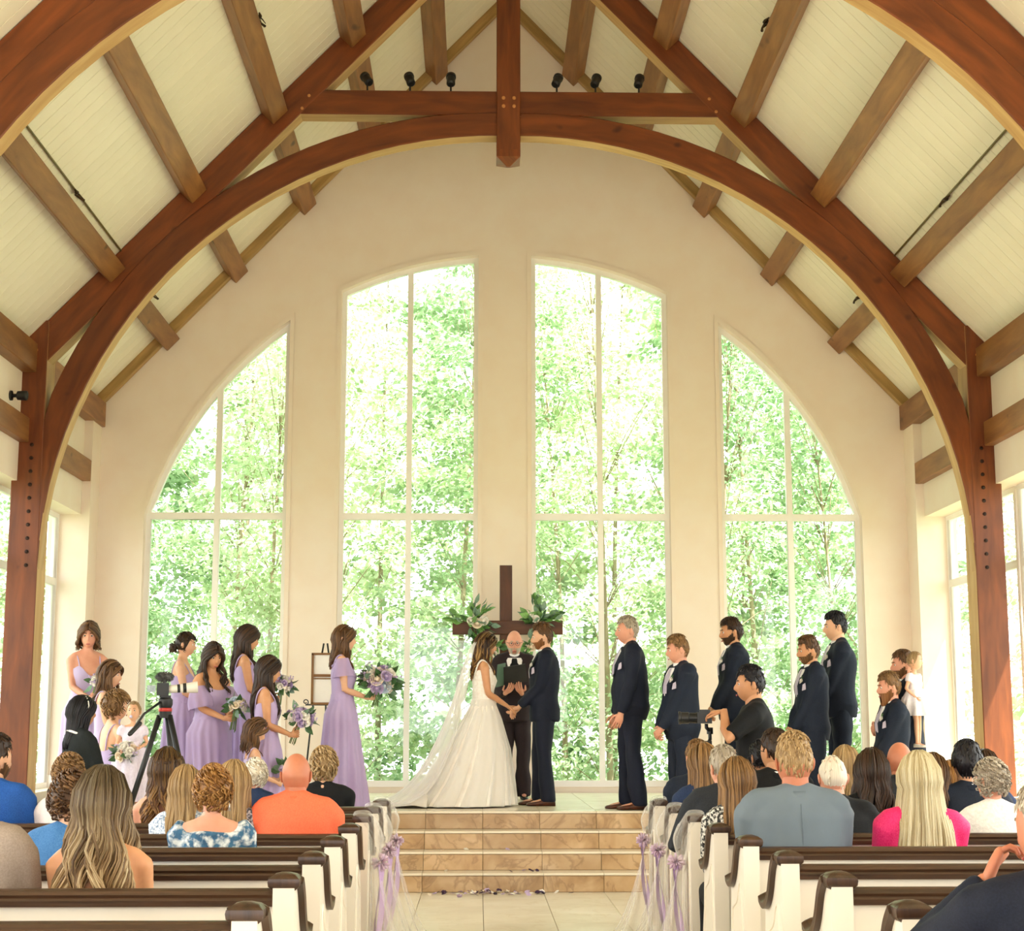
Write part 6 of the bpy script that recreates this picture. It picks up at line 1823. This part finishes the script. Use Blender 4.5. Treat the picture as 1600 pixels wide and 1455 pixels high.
for i in range(420):
    v = Vector((rr.gauss(0, 1), rr.gauss(0, 1), rr.gauss(0, 1))).normalized(); p = Vector((0, -0.01, 0.185)) + Vector((v.x*0.033, v.y*0.074, v.z*0.039)); mb.tube([p, p + v*0.016 + Vector((0, 0, -0.004))], [0.004, 0.0006], 3, cap=False)
mb.build('furry_microphone', pmat('grey_fur', '#3a3a3a', '#6a6864', 40, 0.95), cm, smooth=3)['kind'] = 'stuff'
mb = MB(); mb.tube([(0, -0.01, 0.13), (0, -0.01, 0.155)], 0.012, 8); mb.build('hot_shoe', METAL, cm)

cm.scale = (0.86,)*3

# tulle swags, flowers and ribbons on the first three pews of each side
RIB = cloth('lilac_ribbon', '#c3a3d3', '#cfb3dd', 0.5, sc=2, bump=0.0)
for side, sd, xe in ((-1, 'left', XA_L), (1, 'right', XA_R)):
    for r in (7, 6, 5):
        nm = {7: 'front', 6: 'second', 5: 'third'}[r]
        y0 = D0 + PS*r; xo = -side*0.042
        rt = empty('pew_swag', (xe, y0, 0), label='white tulle swag with lilac flower and ribbons on the %s pew, %s of the aisle' % (nm, sd), cat='pew decoration', group='pew swags')
        rnd = random.Random(r*7+side)
        # tulle: over the cap, gathered at the flower, spreading to the floor
        zf = 0.66 if r == 7 else 0.665; yf = 0.10
        mb = MB(); rings = []
        prof = [(0.957, 0.0, 0.010, 0.010), (0.953, 0.0, 0.048, 0.046), (0.93, 0.005, 0.066, 0.062), (0.89, 0.02, 0.075, 0.060), (0.85, 0.05, 0.075, 0.045), (0.76, 0.08, 0.05, 0.035), (zf, yf, 0.022, 0.018), (0.55, yf, 0.055, 0.035), (0.40, yf-0.01, 0.10, 0.055), (0.22, yf-0.02, 0.15, 0.085), (0.08, yf-0.03, 0.19, 0.12), (0.015, yf-0.04, 0.24, 0.17)]
        for z, y, wy, wx in smooth_path(prof, 2):
            ring = []
            for j in range(40):
                a = 2*PI*j/40
                f = 1 + 0.16*math.sin(7*a + 3*z + rnd.random()*0.2) + 0.08*math.sin(13*a)
                bl = sm((0.95-z)/0.17); ring.append((bl*(xo - side*wx) - side*0.9*wx*math.cos(a)*(f if z < 0.88 else 1.0), y + wy*math.sin(a)*(f if z < 0.88 else 1.0), z))
            rings.append(ring)
        mb.loft(rings, True, False); mb.build('tulle', TULLE, rt, smooth=3)
        for (dy, ln, ph) in ((-0.025, 0.50, 0.0), (0.03, 0.42, 1.4)):
            mb = MB(); rows = []
            for i in range(15):
                t = i/14; z = zf - ln*t; yy = yf + dy*(0.3+1.4*t) + 0.012*math.sin(5*t+ph); xx = xo - side*(0.045 + 0.02*math.sin(4*t+ph))
                tw = 0.5*math.sin(3*t+ph); w = (0.032 if ph == 0 else 0.022) + 0.012*t
                rows.append([(xx - w*math.sin(tw)*0.8, yy - w*math.cos(tw), z), (xx - side*0.004, yy, z), (xx + w*math.sin(tw)*0.8, yy + w*math.cos(tw), z)])
            mb.loft(rows, False, False); mb.build('ribbon', RIB, rt, smooth=3)
        fl = MB(); c = Vector((xo - side*0.055, yf, zf+0.005))
        for i in range(46):
            v = Vector((rnd.gauss(0, 1), rnd.gauss(0, 1), rnd.gauss(0, 1))).normalized()
            fl.tube([c + v*0.008, c + v*0.038, c + v*0.052], [0.004, 0.009, 0.004], 5, flat=0.5)
        fl.build('flower', pmat('chrysanthemum', '#c9acc6', '#e0cddb', 12, 0.7), rt, smooth=3)

# scattered petals on the aisle at the foot of the steps
pet = {}
for k in ('purple', 'white', 'lilac', 'cream'):
    mb = MB(); rows = []
    for v, w, z in ((0, 0.10, 0.0), (0.3, 0.38, 0.07), (0.65, 0.46, 0.12), (1.0, 0.25, 0.30)):
        rows.append([(-w, v-0.5, z+0.16*w), (0, v-0.5, z), (w, v-0.5, z+0.16*w)])
    mb.loft(rows, False, False); pet[k] = mb.mesh('petal', 3.2, (PET[k],))
rnd = random.Random(12)
for i in range(86):
    k = rnd.choice(['purple', 'purple', 'white', 'lilac', 'cream'])
    if i < 78:
        x = 0.10 + rnd.gauss(0, 0.26); y = D1 - 0.05 - abs(rnd.gauss(0, 0.12)); z = 0.002 + rnd.random()*0.02*max(0, 1-abs(x-0.1)/0.4)
    else:
        x = rnd.uniform(-0.35, 0.6); s_ = rnd.choice([1, 1, 2]); y = D1 + (s_-1)*TR + 0.10 + 0.1*rnd.random(); z = RH*s_ + 0.002
    dc = {'purple': 'dark purple', 'white': 'white', 'lilac': 'lilac', 'cream': 'cream'}[k]
    wh = 'on the floor below the steps' if i < 78 else 'lying on a step'
    o = inst(pet[k], 'petal', None, (x, y, z), (rnd.uniform(-0.4, 0.4), rnd.uniform(-0.4, 0.4), rnd.random()*6.28), rnd.uniform(0.035, 0.055))
    tag(o, '%s flower petal %s' % (dc, wh), 'petal', '%s petals %s' % (dc, wh))
